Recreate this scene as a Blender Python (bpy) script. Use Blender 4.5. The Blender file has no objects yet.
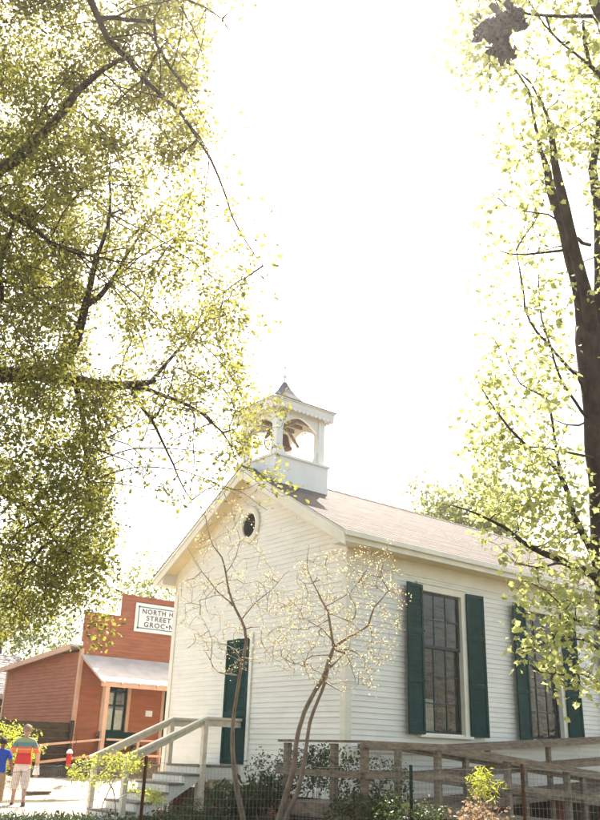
import bpy, bmesh, math, random
import numpy as np
from mathutils import Vector, Matrix
random.seed(7); RNG = np.random.default_rng(11)
SC = bpy.context.scene; COL = SC.collection
R = math.radians

# ------------------------------------------------------------------ camera
# the church stands square to the axes: its side wall runs along +X, its gable front along +Y
H = 1.2
FPX = 860.0
UP = np.array([72.0, 2150.0, FPX]); UP /= np.linalg.norm(UP)
AX = np.array([1150.0, -383.0, FPX]); AX -= AX.dot(UP) * UP; AX /= np.linalg.norm(AX)
BX = np.cross(AX, UP); BX /= np.linalg.norm(BX)
if BX[2] < 0: BX = -BX
cam_data = bpy.data.cameras.new('camera'); cam = bpy.data.objects.new('camera', cam_data); COL.objects.link(cam)
cam_data.sensor_fit = 'VERTICAL'; cam_data.sensor_height = 24; cam_data.lens = FPX / 820 * 24
cam_data.clip_start = 0.05; cam_data.clip_end = 2000
rot = Matrix(((AX[0], AX[1], -AX[2]), (BX[0], BX[1], -BX[2]), (UP[0], UP[1], -UP[2])))
cam.matrix_world = Matrix.Translation((0, 0, H)) @ rot.to_4x4()
SC.camera = cam

# ------------------------------------------------------------------ world, sun, exposure
GLARE_DENSITY = 0.0013  # density of the added volume that imitates lens glare
SUN_EL, SUN_AZ = R(55), R(44)          # azimuth measured from +X towards +Y
w = bpy.data.worlds.new("World"); SC.world = w; w.use_nodes = True
nt = w.node_tree; bg = nt.nodes['Background']
sky = nt.nodes.new('ShaderNodeTexSky'); sky.sky_type = 'NISHITA'; sky.sun_disc = False
sky.sun_elevation = SUN_EL; sky.sun_rotation = math.pi / 2 - SUN_AZ
sky.dust_density = 3.0; sky.air_density = 1.0; sky.ozone_density = 1.0
tint = nt.nodes.new('ShaderNodeMix'); tint.data_type = 'RGBA'; tint.blend_type = 'MULTIPLY'; tint.inputs[0].default_value = 1
nt.links.new(sky.outputs[0], tint.inputs[6]); tint.inputs[7].default_value = (1.08, 0.955, 0.76, 1)   # hazy, warm spring sky
nt.links.new(tint.outputs[2], bg.inputs[0]); bg.inputs[1].default_value = 0.15
sd = bpy.data.lights.new('sun', 'SUN'); sd.energy = 4.6; sd.angle = R(0.55); sd.color = (1.0, 0.93, 0.82)
sun = bpy.data.objects.new('sun', sd); COL.objects.link(sun)
sdir = Vector((math.cos(SUN_EL) * math.cos(SUN_AZ), math.cos(SUN_EL) * math.sin(SUN_AZ), math.sin(SUN_EL)))
sun.rotation_euler = (-sdir).to_track_quat('-Z', 'Y').to_euler()
sun.location = (0, 0, 30)
SC.view_settings.view_transform = 'Standard'; SC.view_settings.look = 'None'
SC.view_settings.gamma = 1; SC.view_settings.exposure = 1.88
SC.render.engine = 'CYCLES'
SC.cycles.max_bounces = 8; SC.cycles.transparent_max_bounces = 12

# ------------------------------------------------------------------ helpers
def ray(px, py):
    d = np.array([px - 300.0, -(py - 410.0), FPX]); return np.array([d @ AX, d @ BX, d @ UP])
def P(px, py, d):
    """the point seen at photo position px, py at camera depth d (metres)"""
    r = ray(px, py) * d / FPX; return np.array([r[0], r[1], r[2] + H])
def PY(px, py, Y):
    r = ray(px, py); r = r * Y / r[1]; return np.array([r[0], r[1], r[2] + H])
def depth(p): return p[0] * AX[2] + p[1] * BX[2] + (p[2] - H) * UP[2]
def sstep(a, b, x):
    t = np.clip((x - a) / (b - a), 0, 1); return t * t * (3 - 2 * t)
def gz(x, y): return 0.45 * sstep(18.9, 21.4, y) + 0.02 * np.sin(x * 0.9 + 1) * np.cos(y * 0.8)

class MB:
    def __init__(s): s.v = []; s.f = []; s.uv = []; s.mi = []
    def face(s, pts, uv=None):
        i = len(s.v); s.v += [tuple(map(float, p)) for p in pts]; s.f.append(tuple(range(i, i + len(pts))))
        s.uv += uv if uv else [(0.0, 0.0)] * len(pts)
        return s
    def box(s, a, b):
        x0, y0, z0 = [min(a[i], b[i]) for i in range(3)]; x1, y1, z1 = [max(a[i], b[i]) for i in range(3)]
        return s.hexa([(x0, y0, z0), (x1, y0, z0), (x1, y1, z0), (x0, y1, z0)], [(x0, y0, z1), (x1, y0, z1), (x1, y1, z1), (x0, y1, z1)])
    def hexa(s, lo, hi):
        s.face([lo[3], lo[2], lo[1], lo[0]]); s.face(hi)
        for i in range(4):
            j = (i + 1) % 4; s.face([lo[i], lo[j], hi[j], hi[i]])
        return s
    def bar(s, p, q, w, h, up=(0, 0, 1)):
        p = Vector(p); q = Vector(q); d = (q - p).normalized(); u = Vector(up)
        x = d.cross(u)
        if x.length < 1e-4: x = Vector((1, 0, 0))
        x.normalize(); y = x.cross(d).normalized(); x = x * w / 2; y = y * h / 2
        return s.hexa([p - x - y, p + x - y, p + x + y, p - x + y], [q - x - y, q + x - y, q + x + y, q - x + y])
    def prism(s, pts, axis, a, b):
        """pts: 2D outline, extruded along axis from a to b"""
        def mk(p, t):
            if axis == 0: return (t, p[0], p[1])
            if axis == 1: return (p[0], t, p[1])
            return (p[0], p[1], t)
        n = len(pts); s.face([mk(p, a) for p in reversed(pts)]); s.face([mk(p, b) for p in pts])
        for i in range(n):
            j = (i + 1) % n; s.face([mk(pts[i], a), mk(pts[j], a), mk(pts[j], b), mk(pts[i], b)])
        return s
    def tube(s, pts, rad, n=8, cap=True):
        pts = [Vector(p) for p in pts]
        if not hasattr(rad, '__len__'): rad = [rad] * len(pts)
        base = len(s.v); ref = None
        for i, p in enumerate(pts):
            d = (pts[min(i + 1, len(pts) - 1)] - pts[max(i - 1, 0)])
            if d.length < 1e-9: d = Vector((0, 0, 1))
            d.normalize()
            if ref is None: ref = d.orthogonal().normalized()
            x = (ref - d * ref.dot(d))
            if x.length < 1e-6: x = d.orthogonal()
            x.normalize(); ref = x; y = d.cross(x)
            for k in range(n):
                a = 2 * math.pi * k / n; q = p + (x * math.cos(a) + y * math.sin(a)) * rad[i]; s.v.append(tuple(q))
        for i in range(len(pts) - 1):
            for k in range(n):
                a = base + i * n + k; b = base + i * n + (k + 1) % n
                s.f.append((a, b, b + n, a + n)); s.uv += [(0, 0)] * 4
        if cap:
            s.f.append(tuple(base + k for k in reversed(range(n)))); s.uv += [(0, 0)] * n
            e = base + (len(pts) - 1) * n; s.f.append(tuple(e + k for k in range(n))); s.uv += [(0, 0)] * n
        return s
    def lathe(s, prof, c, n=20):
        base = len(s.v)
        for r, z in prof:
            for k in range(n):
                a = 2 * math.pi * k / n; s.v.append((c[0] + r * math.cos(a), c[1] + r * math.sin(a), c[2] + z))
        for i in range(len(prof) - 1):
            for k in range(n):
                a = base + i * n + k; b = base + i * n + (k + 1) % n
                s.f.append((a, b, b + n, a + n)); s.uv += [(0, 0)] * 4
        return s
    def build(s, name, mat, parent=None, smooth=False, bevel=0.0):
        me = bpy.data.meshes.new(name); me.from_pydata(s.v, [], s.f)
        if any(u != (0.0, 0.0) and u != (0, 0) for u in s.uv):
            ul = me.uv_layers.new(name='UVMap'); ul.data.foreach_set('uv', np.array(s.uv, 'f').ravel())
        me.materials.append(mat)
        if smooth: me.polygons.foreach_set('use_smooth', [True] * len(me.polygons))
        me.update(); o = bpy.data.objects.new(name, me); COL.objects.link(o)
        if parent is not None:
            o.parent = parent; o.matrix_parent_inverse = Matrix.Identity(4)
            o.location = Vector((0, 0, 0)) - world_loc(parent)
        if bevel:
            b = o.modifiers.new('bevel', 'BEVEL'); b.width = bevel; b.segments = 1; b.limit_method = 'ANGLE'
        return o
def world_loc(o):
    v = Vector((0, 0, 0))
    while o is not None: v += o.location; o = o.parent
    return v
def tag(o, label, cat=None, group=None, kind=None):
    if label: o['label'] = label
    if cat: o['category'] = cat
    if group: o['group'] = group
    if kind: o['kind'] = kind
    return o
def thing(name, label, cat, loc, group=None):
    o = bpy.data.objects.new(name, None); o.empty_display_size = 0.2; COL.objects.link(o); o.location = loc
    return tag(o, label, cat, group)
def fast_mesh(name, verts, faces, mat, parent=None, smooth=False):
    """verts (N,3); faces (M,k) arrays, one loop count for all"""
    me = bpy.data.meshes.new(name); n = len(verts); m, k = faces.shape
    me.vertices.add(n); me.vertices.foreach_set('co', verts.astype('f').ravel())
    me.loops.add(m * k); me.loops.foreach_set('vertex_index', faces.astype('i').ravel())
    me.polygons.add(m); me.polygons.foreach_set('loop_start', np.arange(0, m * k, k, dtype='i'))
    me.polygons.foreach_set('loop_total', np.full(m, k, dtype='i'))
    me.materials.append(mat); me.update(calc_edges=True); me.validate()
    if smooth: me.polygons.foreach_set('use_smooth', np.ones(m, dtype=bool))
    o = bpy.data.objects.new(name, me); COL.objects.link(o)
    if parent is not None:
        o.parent = parent; o.location = Vector((0, 0, 0)) - world_loc(parent)
    return o

# ------------------------------------------------------------------ materials
def mat(name, col, rough=0.7, var=0.12, scale=8.0, bump=0.0, bscale=40.0, stretch=(1, 1, 1), col2=None, spec=0.3, metal=0.0, dirt=None):
    m = bpy.data.materials.new(name); m.use_nodes = True; n = m.node_tree.nodes; l = m.node_tree.links
    b = n['Principled BSDF']; b.inputs['Roughness'].default_value = rough; b.inputs['Metallic'].default_value = metal
    b.inputs['Specular IOR Level'].default_value = spec
    tc = n.new('ShaderNodeTexCoord'); mp = n.new('ShaderNodeMapping'); mp.inputs['Scale'].default_value = stretch
    l.new(tc.outputs['Object'], mp.inputs[0])
    nz = n.new('ShaderNodeTexNoise'); nz.inputs['Scale'].default_value = scale; nz.inputs['Detail'].default_value = 5
    l.new(mp.outputs[0], nz.inputs['Vector'])
    rp = n.new('ShaderNodeValToRGB'); c = np.array(col)
    c2 = np.array(col2) if col2 is not None else np.clip(c * (1 + var), 0, 1); c1 = c if col2 is not None else c * (1 - var)
    rp.color_ramp.elements[0].position = 0.35; rp.color_ramp.elements[1].position = 0.65
    rp.color_ramp.elements[0].color = (*c1, 1); rp.color_ramp.elements[1].color = (*c2, 1)
    l.new(nz.outputs[0], rp.inputs[0]); out = rp.outputs[0]
    if dirt:
        n2 = n.new('ShaderNodeTexNoise'); n2.inputs['Scale'].default_value = dirt[1]; n2.inputs['Detail'].default_value = 8
        n2.inputs['Roughness'].default_value = 0.7
        l.new(tc.outputs['Object'], n2.inputs['Vector'])
        r2 = n.new('ShaderNodeValToRGB'); r2.color_ramp.elements[0].position = 0.52; r2.color_ramp.elements[1].position = 0.75
        l.new(n2.outputs[0], r2.inputs[0])
        ml = n.new('ShaderNodeMath'); ml.operation = 'MULTIPLY'; ml.inputs[1].default_value = dirt[2]; l.new(r2.outputs[0], ml.inputs[0])
        mx = n.new('ShaderNodeMix'); mx.data_type = 'RGBA'; l.new(ml.outputs[0], mx.inputs[0]); l.new(out, mx.inputs[6]); mx.inputs[7].default_value = (*dirt[0], 1)
        out = mx.outputs[2]
    l.new(out, b.inputs['Base Color'])
    if bump:
        bn = n.new('ShaderNodeTexNoise'); bn.inputs['Scale'].default_value = bscale; bn.inputs['Detail'].default_value = 6
        l.new(mp.outputs[0], bn.inputs['Vector']); bp = n.new('ShaderNodeBump'); bp.inputs['Strength'].default_value = bump
        bp.inputs['Distance'].default_value = 0.01; l.new(bn.outputs[0], bp.inputs['Height']); l.new(bp.outputs[0], b.inputs['Normal'])
    return m
def leaf_mat(name, col, col2, tcol, tr=0.5, scale=3.0):
    m = bpy.data.materials.new(name); m.use_nodes = True; n = m.node_tree.nodes; l = m.node_tree.links
    b = n['Principled BSDF']; b.inputs['Roughness'].default_value = 0.5; b.inputs['Specular IOR Level'].default_value = 0.35
    tc = n.new('ShaderNodeTexCoord'); nz = n.new('ShaderNodeTexNoise'); nz.inputs['Scale'].default_value = scale; nz.inputs['Detail'].default_value = 6
    l.new(tc.outputs['Object'], nz.inputs['Vector'])
    wn = n.new('ShaderNodeTexNoise'); wn.inputs['Scale'].default_value = 14
    l.new(tc.outputs['Object'], wn.inputs['Vector'])
    ad = n.new('ShaderNodeMath'); ad.operation = 'AVERAGE' if False else 'ADD'; l.new(nz.outputs[0], ad.inputs[0]); l.new(wn.outputs[0], ad.inputs[1])
    mlt = n.new('ShaderNodeMath'); mlt.operation = 'MULTIPLY'; mlt.inputs[1].default_value = 0.5; l.new(ad.outputs[0], mlt.inputs[0])
    rp = n.new('ShaderNodeValToRGB'); rp.color_ramp.elements[0].position = 0.4; rp.color_ramp.elements[1].position = 0.6
    rp.color_ramp.elements[0].color = (*col, 1); rp.color_ramp.elements[1].color = (*col2, 1); l.new(mlt.outputs[0], rp.inputs[0])
    l.new(rp.outputs[0], b.inputs['Base Color'])
    t = n.new('ShaderNodeBsdfTranslucent'); mx0 = n.new('ShaderNodeMix'); mx0.data_type = 'RGBA'; mx0.inputs[0].default_value = 0.6
    l.new(rp.outputs[0], mx0.inputs[6]); mx0.inputs[7].default_value = (*tcol, 1); l.new(mx0.outputs[2], t.inputs['Color'])
    mx = n.new('ShaderNodeMixShader'); mx.inputs[0].default_value = tr
    l.new(b.outputs[0], mx.inputs[1]); l.new(t.outputs[0], mx.inputs[2]); l.new(mx.outputs[0], n['Material Output'].inputs[0])
    return m
def glass_mat(name, refl=0.3, wav=0.6):
    m = bpy.data.materials.new(name); m.use_nodes = True; n = m.node_tree.nodes; l = m.node_tree.links
    n.remove(n['Principled BSDF'])
    tr = n.new('ShaderNodeBsdfTransparent'); tr.inputs[0].default_value = (0.75, 0.78, 0.76, 1)
    gl = n.new('ShaderNodeBsdfGlossy'); gl.inputs['Roughness'].default_value = 0.04; gl.inputs['Color'].default_value = (0.9, 0.9, 0.92, 1)
    tc = n.new('ShaderNodeTexCoord'); mp = n.new('ShaderNodeMapping'); mp.inputs['Scale'].default_value = (1.2, 1.2, 3.4)
    l.new(tc.outputs['Object'], mp.inputs[0]); nz = n.new('ShaderNodeTexNoise'); nz.inputs['Scale'].default_value = 2.2; nz.inputs['Detail'].default_value = 3
    nz.inputs['Distortion'].default_value = 1.2
    l.new(mp.outputs[0], nz.inputs['Vector']); bp = n.new('ShaderNodeBump'); bp.inputs['Strength'].default_value = wav; bp.inputs['Distance'].default_value = 0.03
    l.new(nz.outputs[0], bp.inputs['Height']); l.new(bp.outputs[0], gl.inputs['Normal'])
    lw = n.new('ShaderNodeFresnel'); lw.inputs[0].default_value = 1.5
    ad = n.new('ShaderNodeMath'); ad.operation = 'ADD'; ad.inputs[1].default_value = refl; l.new(lw.outputs[0], ad.inputs[0])
    mx = n.new('ShaderNodeMixShader'); l.new(ad.outputs[0], mx.inputs[0]); l.new(tr.outputs[0], mx.inputs[1]); l.new(gl.outputs[0], mx.inputs[2])
    l.new(mx.outputs[0], n['Material Output'].inputs[0]); return m
def shingle_mat(name, c1, c2, c3, sx=0.3, sy=0.14):
    m = bpy.data.materials.new(name); m.use_nodes = True; n = m.node_tree.nodes; l = m.node_tree.links
    b = n['Principled BSDF']; b.inputs['Roughness'].default_value = 0.85; b.inputs['Specular IOR Level'].default_value = 0.2
    uv = n.new('ShaderNodeUVMap'); br = n.new('ShaderNodeTexBrick')
    br.inputs['Scale'].default_value = 1; br.inputs['Brick Width'].default_value = sx; br.inputs['Row Height'].default_value = sy
    br.inputs['Mortar Size'].default_value = 0.006; br.inputs['Color1'].default_value = (*c1, 1); br.inputs['Color2'].default_value = (*c2, 1)
    br.inputs['Mortar'].default_value = (*(np.array(c1) * 0.35), 1)
    l.new(uv.outputs[0], br.inputs['Vector'])
    nz = n.new('ShaderNodeTexNoise'); nz.inputs['Scale'].default_value = 5; nz.inputs['Detail'].default_value = 9; nz.inputs['Roughness'].default_value = 0.75
    l.new(uv.outputs[0], nz.inputs['Vector']); rp = n.new('ShaderNodeValToRGB'); rp.color_ramp.elements[0].position = 0.42; rp.color_ramp.elements[1].position = 0.6
    l.new(nz.outputs[0], rp.inputs[0])
    mx = n.new('ShaderNodeMix'); mx.data_type = 'RGBA'; l.new(rp.outputs[0], mx.inputs[0]); l.new(br.outputs[0], mx.inputs[6]); mx.inputs[7].default_value = (*c3, 1)
    l.new(mx.outputs[2], b.inputs['Base Color'])
    g = n.new('ShaderNodeTexNoise'); g.inputs['Scale'].default_value = 260; l.new(uv.outputs[0], g.inputs['Vector'])
    bp = n.new('ShaderNodeBump'); bp.inputs['Strength'].default_value = 0.5; bp.inputs['Distance'].default_value = 0.01; l.new(g.outputs[0], bp.inputs['Height'])
    l.new(bp.outputs[0], b.inputs['Normal']); return m

M = {}
M['siding'] = mat('white siding paint', (0.80, 0.77, 0.68), 0.55, 0.05, 1.3, 0.35, 30, (1, 1, 6), dirt=((0.42, 0.38, 0.28), 1.7, 0.22))
M['trim'] = mat('white trim paint', (0.76, 0.71, 0.58), 0.5, 0.05, 3, 0.25, 30, dirt=((0.5, 0.44, 0.3), 2.5, 0.2))
M['belfry'] = mat('belfry white paint', (0.78, 0.76, 0.72), 0.5, 0.04, 3, 0.2, 30, dirt=((0.5, 0.47, 0.4), 3, 0.15))
M['soffit'] = mat('bounce-tinted soffit paint', (0.74, 0.62, 0.38), 0.6, 0.06, 2, 0.2, 20)  # yellow of the bounced light is put into this base colour
M['roof'] = shingle_mat('pinkish grey shingles', (0.070, 0.060, 0.055), (0.140, 0.118, 0.108), (0.092, 0.078, 0.071))
M['belfry_roof'] = shingle_mat('slate grey shingles', (0.07, 0.07, 0.09), (0.12, 0.12, 0.15), (0.09, 0.09, 0.12), 0.15, 0.1)
M['house_roof'] = shingle_mat('speckled grey shingles', (0.12, 0.11, 0.12), (0.34, 0.31, 0.30), (0.22, 0.2, 0.2))
M['green'] = mat('dark green paint', (0.004, 0.040, 0.033), 0.6, 0.2, 4, 0.2, 30, dirt=((0.008, 0.065, 0.052), 3, 0.4), spec=0.12)
M['muntin'] = mat('black green sash paint', (0.02, 0.04, 0.035), 0.4, 0.2, 4)
M['glass'] = glass_mat('old window glass', 0.03, 0.55)
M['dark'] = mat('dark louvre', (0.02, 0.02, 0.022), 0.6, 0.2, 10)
M['curtain'] = mat('white cloth', (0.75, 0.68, 0.55), 0.9, 0.05, 6)
M['brown_cloth'] = mat('brown cloth', (0.13, 0.07, 0.05), 0.9, 0.2, 6, stretch=(6, 6, 0.5))
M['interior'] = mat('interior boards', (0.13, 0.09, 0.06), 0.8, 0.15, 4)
M['brick'] = mat('red brick pier', (0.25, 0.09, 0.055), 0.85, 0.25, 14, 0.6, 60)
M['plat'] = mat('weathered grey boards', (0.20, 0.18, 0.16), 0.8, 0.25, 6, 0.5, 30, (1, 4, 1))
M['handrail'] = mat('worn white rail paint', (0.74, 0.65, 0.50), 0.6, 0.10, 9, 0.4, 40, dirt=((0.3, 0.25, 0.18), 7, 0.45))
M['ramp'] = mat('grey brown ramp timber', (0.21, 0.160, 0.112), 0.8, 0.3, 7, 0.7, 40, (1, 1, 4), dirt=((0.09, 0.07, 0.05), 4, 0.5))
M['red'] = mat('brick red siding paint', (0.36, 0.125, 0.062), 0.7, 0.12, 2, 0.3, 30, (1, 1, 5), dirt=((0.40, 0.20, 0.13), 2.5, 0.3))
M['peach'] = mat('peach trim paint', (0.62, 0.36, 0.24), 0.6, 0.08, 4)
M['metal_roof'] = mat('pale metal awning', (0.50, 0.47, 0.44), 0.5, 0.12, 3, 0.2, 20)
M['whiteboard'] = mat('white sign board', (0.8, 0.8, 0.78), 0.5, 0.03, 3)
M['sign_green'] = mat('green sign ink', (0.03, 0.12, 0.10), 0.5, 0.1, 8)
M['sign_ink'] = mat('dark sign ink', (0.07, 0.07, 0.07), 0.5, 0.3, 60)
M['paper'] = mat('paper notices', (0.62, 0.62, 0.52), 0.8, 0.1, 9)
M['fence_wood'] = mat('old dark planks', (0.075, 0.055, 0.035), 0.9, 0.3, 6, 0.6, 30, (1, 1, 5))
M['rust'] = mat('rusty steel', (0.12, 0.055, 0.03), 0.8, 0.35, 30, 0.5, 80)
M['greenpost'] = mat('green steel post', (0.02, 0.05, 0.03), 0.6, 0.2, 20)
M['wire'] = mat('galvanised wire', (0.30, 0.29, 0.27), 0.5, 0.15, 20, metal=0.3)
M['bark_oak'] = mat('oak bark', (0.075, 0.05, 0.038), 0.95, 0.35, 12, 1.0, 50, (1, 1, 0.4))
M['bark_maple'] = mat('maple bark', (0.05, 0.038, 0.036), 0.95, 0.35, 12, 1.0, 45, (1, 1, 0.3), dirt=((0.12, 0.09, 0.08), 5, 0.5))
M['bark_small'] = mat('smooth tan bark', (0.27, 0.20, 0.155), 0.8, 0.25, 12, 0.4, 50, (1, 1, 0.4), dirt=((0.12, 0.1, 0.07), 6, 0.5))
M['leaf_oak'] = leaf_mat('oak leaf', (0.026, 0.032, 0.010), (0.16, 0.165, 0.03), (0.42, 0.41, 0.08), 0.55, 2.2)
M['leaf_maple'] = leaf_mat('maple leaf', (0.15, 0.20, 0.05), (0.38, 0.39, 0.14), (0.66, 0.68, 0.26), 0.5, 1.5)
M['leaf_cream'] = leaf_mat('cream leaf', (0.34, 0.27, 0.12), (0.52, 0.46, 0.24), (0.6, 0.53, 0.28), 0.5, 2)
M['leaf_green'] = leaf_mat('shrub leaf', (0.022, 0.04, 0.012), (0.055, 0.08, 0.024), (0.10, 0.15, 0.03), 0.3, 3)
M['leaf_lime'] = leaf_mat('lime leaf', (0.25, 0.30, 0.03), (0.42, 0.44, 0.05), (0.6, 0.62, 0.08), 0.5, 3)
M['leaf_red'] = leaf_mat('russet leaf', (0.20, 0.07, 0.04), (0.36, 0.20, 0.10), (0.5, 0.25, 0.12), 0.4, 5)
M['leaf_russet'] = leaf_mat('russet leaf', (0.16, 0.10, 0.06), (0.34, 0.24, 0.15), (0.5, 0.36, 0.22), 0.4, 5)
M['leaf_dead'] = leaf_mat('dead leaf', (0.02, 0.012, 0.014), (0.04, 0.026, 0.026), (0.03, 0.02, 0.02), 0.05, 5)
M['leaf_far'] = leaf_mat('far leaf', (0.10, 0.13, 0.03), (0.2, 0.22, 0.05), (0.35, 0.38, 0.08), 0.45, 0.6)
M['leaf_mid'] = leaf_mat('mid green leaf', (0.05, 0.08, 0.02), (0.14, 0.17, 0.04), (0.26, 0.32, 0.07), 0.4, 1.0)
M['leaf_grey'] = leaf_mat('grey green leaf', (0.05, 0.06, 0.045), (0.12, 0.13, 0.09), (0.16, 0.18, 0.12), 0.3, 3)

# ------------------------------------------------------------------ ground
def grid_sheet(name, xs, ys, m, kind, dz=0.0, mask=None):
    X, Y = np.meshgrid(xs, ys); Z = gz(X, Y) + dz
    v = np.stack([X, Y, Z], -1).reshape(-1, 3); nx = len(xs); ny = len(ys); f = []
    for j in range(ny - 1):
        for i in range(nx - 1):
            if mask is not None and not mask((xs[i] + xs[i + 1]) / 2, (ys[j] + ys[j + 1]) / 2): continue
            a = j * nx + i; f.append((a, a + 1, a + 1 + nx, a + nx))
    o = fast_mesh(name, v, np.array(f), m, smooth=True); o['kind'] = kind; return o
M['soil'] = mat('leaf mulch and thin grass', (0.05, 0.045, 0.022), 0.95, 0, 1.2, 1.0, 14, col2=(0.10, 0.085, 0.05), dirt=((0.20, 0.15, 0.09), 30, 0.5))
M['sand'] = mat('pale sandy gravel', (0.36, 0.31, 0.25), 0.95, 0, 0.9, 1.0, 35, col2=(0.46, 0.41, 0.34), dirt=((0.2, 0.15, 0.1), 3.5, 0.55))
xs = np.concatenate([[-400, -150, -70, -40], np.arange(-25, 45, 0.7), [60, 90, 170, 400]])
ys = np.concatenate([[-400, -150, -70, -40], np.arange(-20, 50, 0.7), [60, 90, 170, 400]])
grid_sheet('ground', xs, ys, M['soil'], 'structure')
def path_outline():
    pts = [(9.9, 15.25), (7.9, 15.3), (6.9, 14.9), (5.6, 15.3), (3.5, 13.5), (0, 12.5), (-6, 12), (-14, 13), (-16, 22), (-12, 30), (0, 30), (6.4, 23.0), (11.0, 22.9), (16, 22.9), (16, 18.4), (9.9, 18.4)]
    return pts
def inpoly(x, y, poly):
    c = False; n = len(poly); j = n - 1
    for i in range(n):
        xi, yi = poly[i]; xj, yj = poly[j]
        if ((yi > y) != (yj > y)) and (x < (xj - xi) * (y - yi) / (yj - yi) + xi): c = not c
        j = i
    return c
po = path_outline()
def pmask(x, y): return inpoly(x + 0.22 * math.sin(y * 2.3) + 0.1 * math.sin(y * 7), y + 0.22 * math.sin(x * 2.1) + 0.1 * math.cos(x * 6), po)
grid_sheet('gravel_path', np.arange(-17, 17, 0.12), np.arange(11.5, 31, 0.12), M['sand'], 'structure', 0.012, pmask)

# ------------------------------------------------------------------ lapped boards (clapboard, shingles)
def lap(mb, o, u, v, n, rows, e, ext, t=0.016, holes=(), jit=0.0, uvs=True):
    """rows of overlapping boards on the plane through o; ext(s) gives the run [u0,u1] at height s along v"""
    o = Vector(o); u = Vector(u); v = Vector(v); n = Vector(n)
    for k in range(rows):
        s0 = k * e; s1 = (k + 1) * e
        e0 = ext(s0); e1 = ext(s1)
        if e0[1] - e0[0] < 0.02: continue
        if e1[1] < e1[0]: m_ = (e1[0] + e1[1]) / 2; e1 = (m_, m_)
        cuts = [(h[0], h[1]) for h in holes if h[2] < (s0 + s1) / 2 < h[3]]
        segs = [(e0[0], e0[1], e1[0], e1[1])]
        for c0, c1 in sorted(cuts):
            a = segs.pop(); segs.append((a[0], c0, a[2], c0)); segs.append((c1, a[1], c1, a[3]))
        tt = t * (1 + jit * random.uniform(-1, 1))
        if jit == 0.2:                      # butt joints between lengths of board
            new = []
            for a in segs:
                cuts_ = sorted(random.uniform(a[0] + 0.3, a[1] - 0.3) for _ in range(int((a[1] - a[0]) / 3.2))) if a[1] - a[0] > 2 and abs(a[0] - a[2]) < 0.2 and abs(a[1] - a[3]) < 0.2 else []
                p0, q0 = a[0], a[2]
                for c_ in cuts_: new.append((p0, c_ - 0.003, q0, c_ - 0.003)); p0 = q0 = c_ + 0.003
                new.append((p0, a[1], q0, a[3]))
            segs = new
        for a0, a1, b0, b1 in segs:
            p = [o + u * a0 + v * s0 + n * tt, o + u * a1 + v * s0 + n * tt, o + u * b1 + v * s1 + n * 0.002, o + u * b0 + v * s1 + n * 0.002]
            mb.face(p, [(a0, s0), (a1, s0), (b1, s1), (b0, s1)])
            q = [o + u * a0 + v * s0 + n * 0.002, o + u * a1 + v * s0 + n * 0.002]
            mb.face([q[0], q[1], p[1], p[0]], [(a0, s0), (a1, s0), (a1, s0), (a0, s0)])
    return mb

# ================================================================== CHURCH
CX, CY, CX1, CY1, MID = 10.55, 11.695, 22.3, 17.63, 14.66
SL = 0.587; RZ = 6.95                      # roof slope and ridge height
rz = lambda y: RZ - SL * abs(y - MID)
FL = 0.60                                  # bottom of siding
church = thing('church', 'small white clapboard chapel with open belfry, brown shingle roof and dark green shutters', 'church', (CX, CY, 0))
RISE = 0.094
# window layout on the side wall (X centres of the three windows)
WZ0, WZ1 = 1.63, 4.25
wins = [13.06, 16.26, 19.46]; WH = 0.57
# south side wall
mb = MB(); rows = int((4.80 - FL) / RISE)
holes = [(c - WH - 0.04 - CX, c + WH + 0.04 - CX, WZ0 - 0.04 - FL, WZ1 + 0.04 - FL) for c in wins]
lap(mb, (CX, CY, FL), (1, 0, 0), (0, 0, 1), (0, -1, 0), rows, RISE, lambda s: (0.0, CX1 - CX), holes=holes, jit=0.2)
mb.build('wall', M['siding'], church)
mb = MB(); lap(mb, (CX1, CY1, FL), (-1, 0, 0), (0, 0, 1), (0, 1, 0), rows, RISE, lambda s: (0.0, CX1 - CX)); mb.build('wall', M['siding'], church)
mb = MB(); mb.face([(CX + .01, CY1 - 0.01, FL), (CX1, CY1 - 0.01, FL), (CX1, CY1 - 0.01, 4.8), (CX + .01, CY1 - 0.01, 4.8)]); mb.face([(CX + .012, CY, FL), (CX + .012, CY1, FL), (CX + .012, CY1, 4.7), (CX + .012, MID, RZ - 0.3), (CX + .012, CY, 4.7)]); mb.build('sheathing', M['fence_wood'], church)
# gable walls
def gext(s):
    z = FL + s; half = min((CY1 - CY) / 2, (RZ - 0.14 - z) / SL); c = (CY1 - CY) / 2; return (c - half, c + half)
DY0, DY1, DZ0, DZ1 = 14.56, 15.36, 0.95, 3.36
mb = MB(); lap(mb, (CX, CY1, FL), (0, -1, 0), (0, 0, 1), (-1, 0, 0), int((RZ - 0.14 - FL) / RISE), RISE, gext, holes=[(CY1 - DY1, CY1 - DY0, DZ0 - FL, DZ1 - FL)], jit=0.2)
mb.build('wall', M['siding'], church)
mb = MB(); lap(mb, (CX1, CY, FL), (0, 1, 0), (0, 0, 1), (1, 0, 0), int((RZ - 0.14 - FL) / RISE), RISE, gext); mb.build('wall', M['siding'], church)
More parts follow.
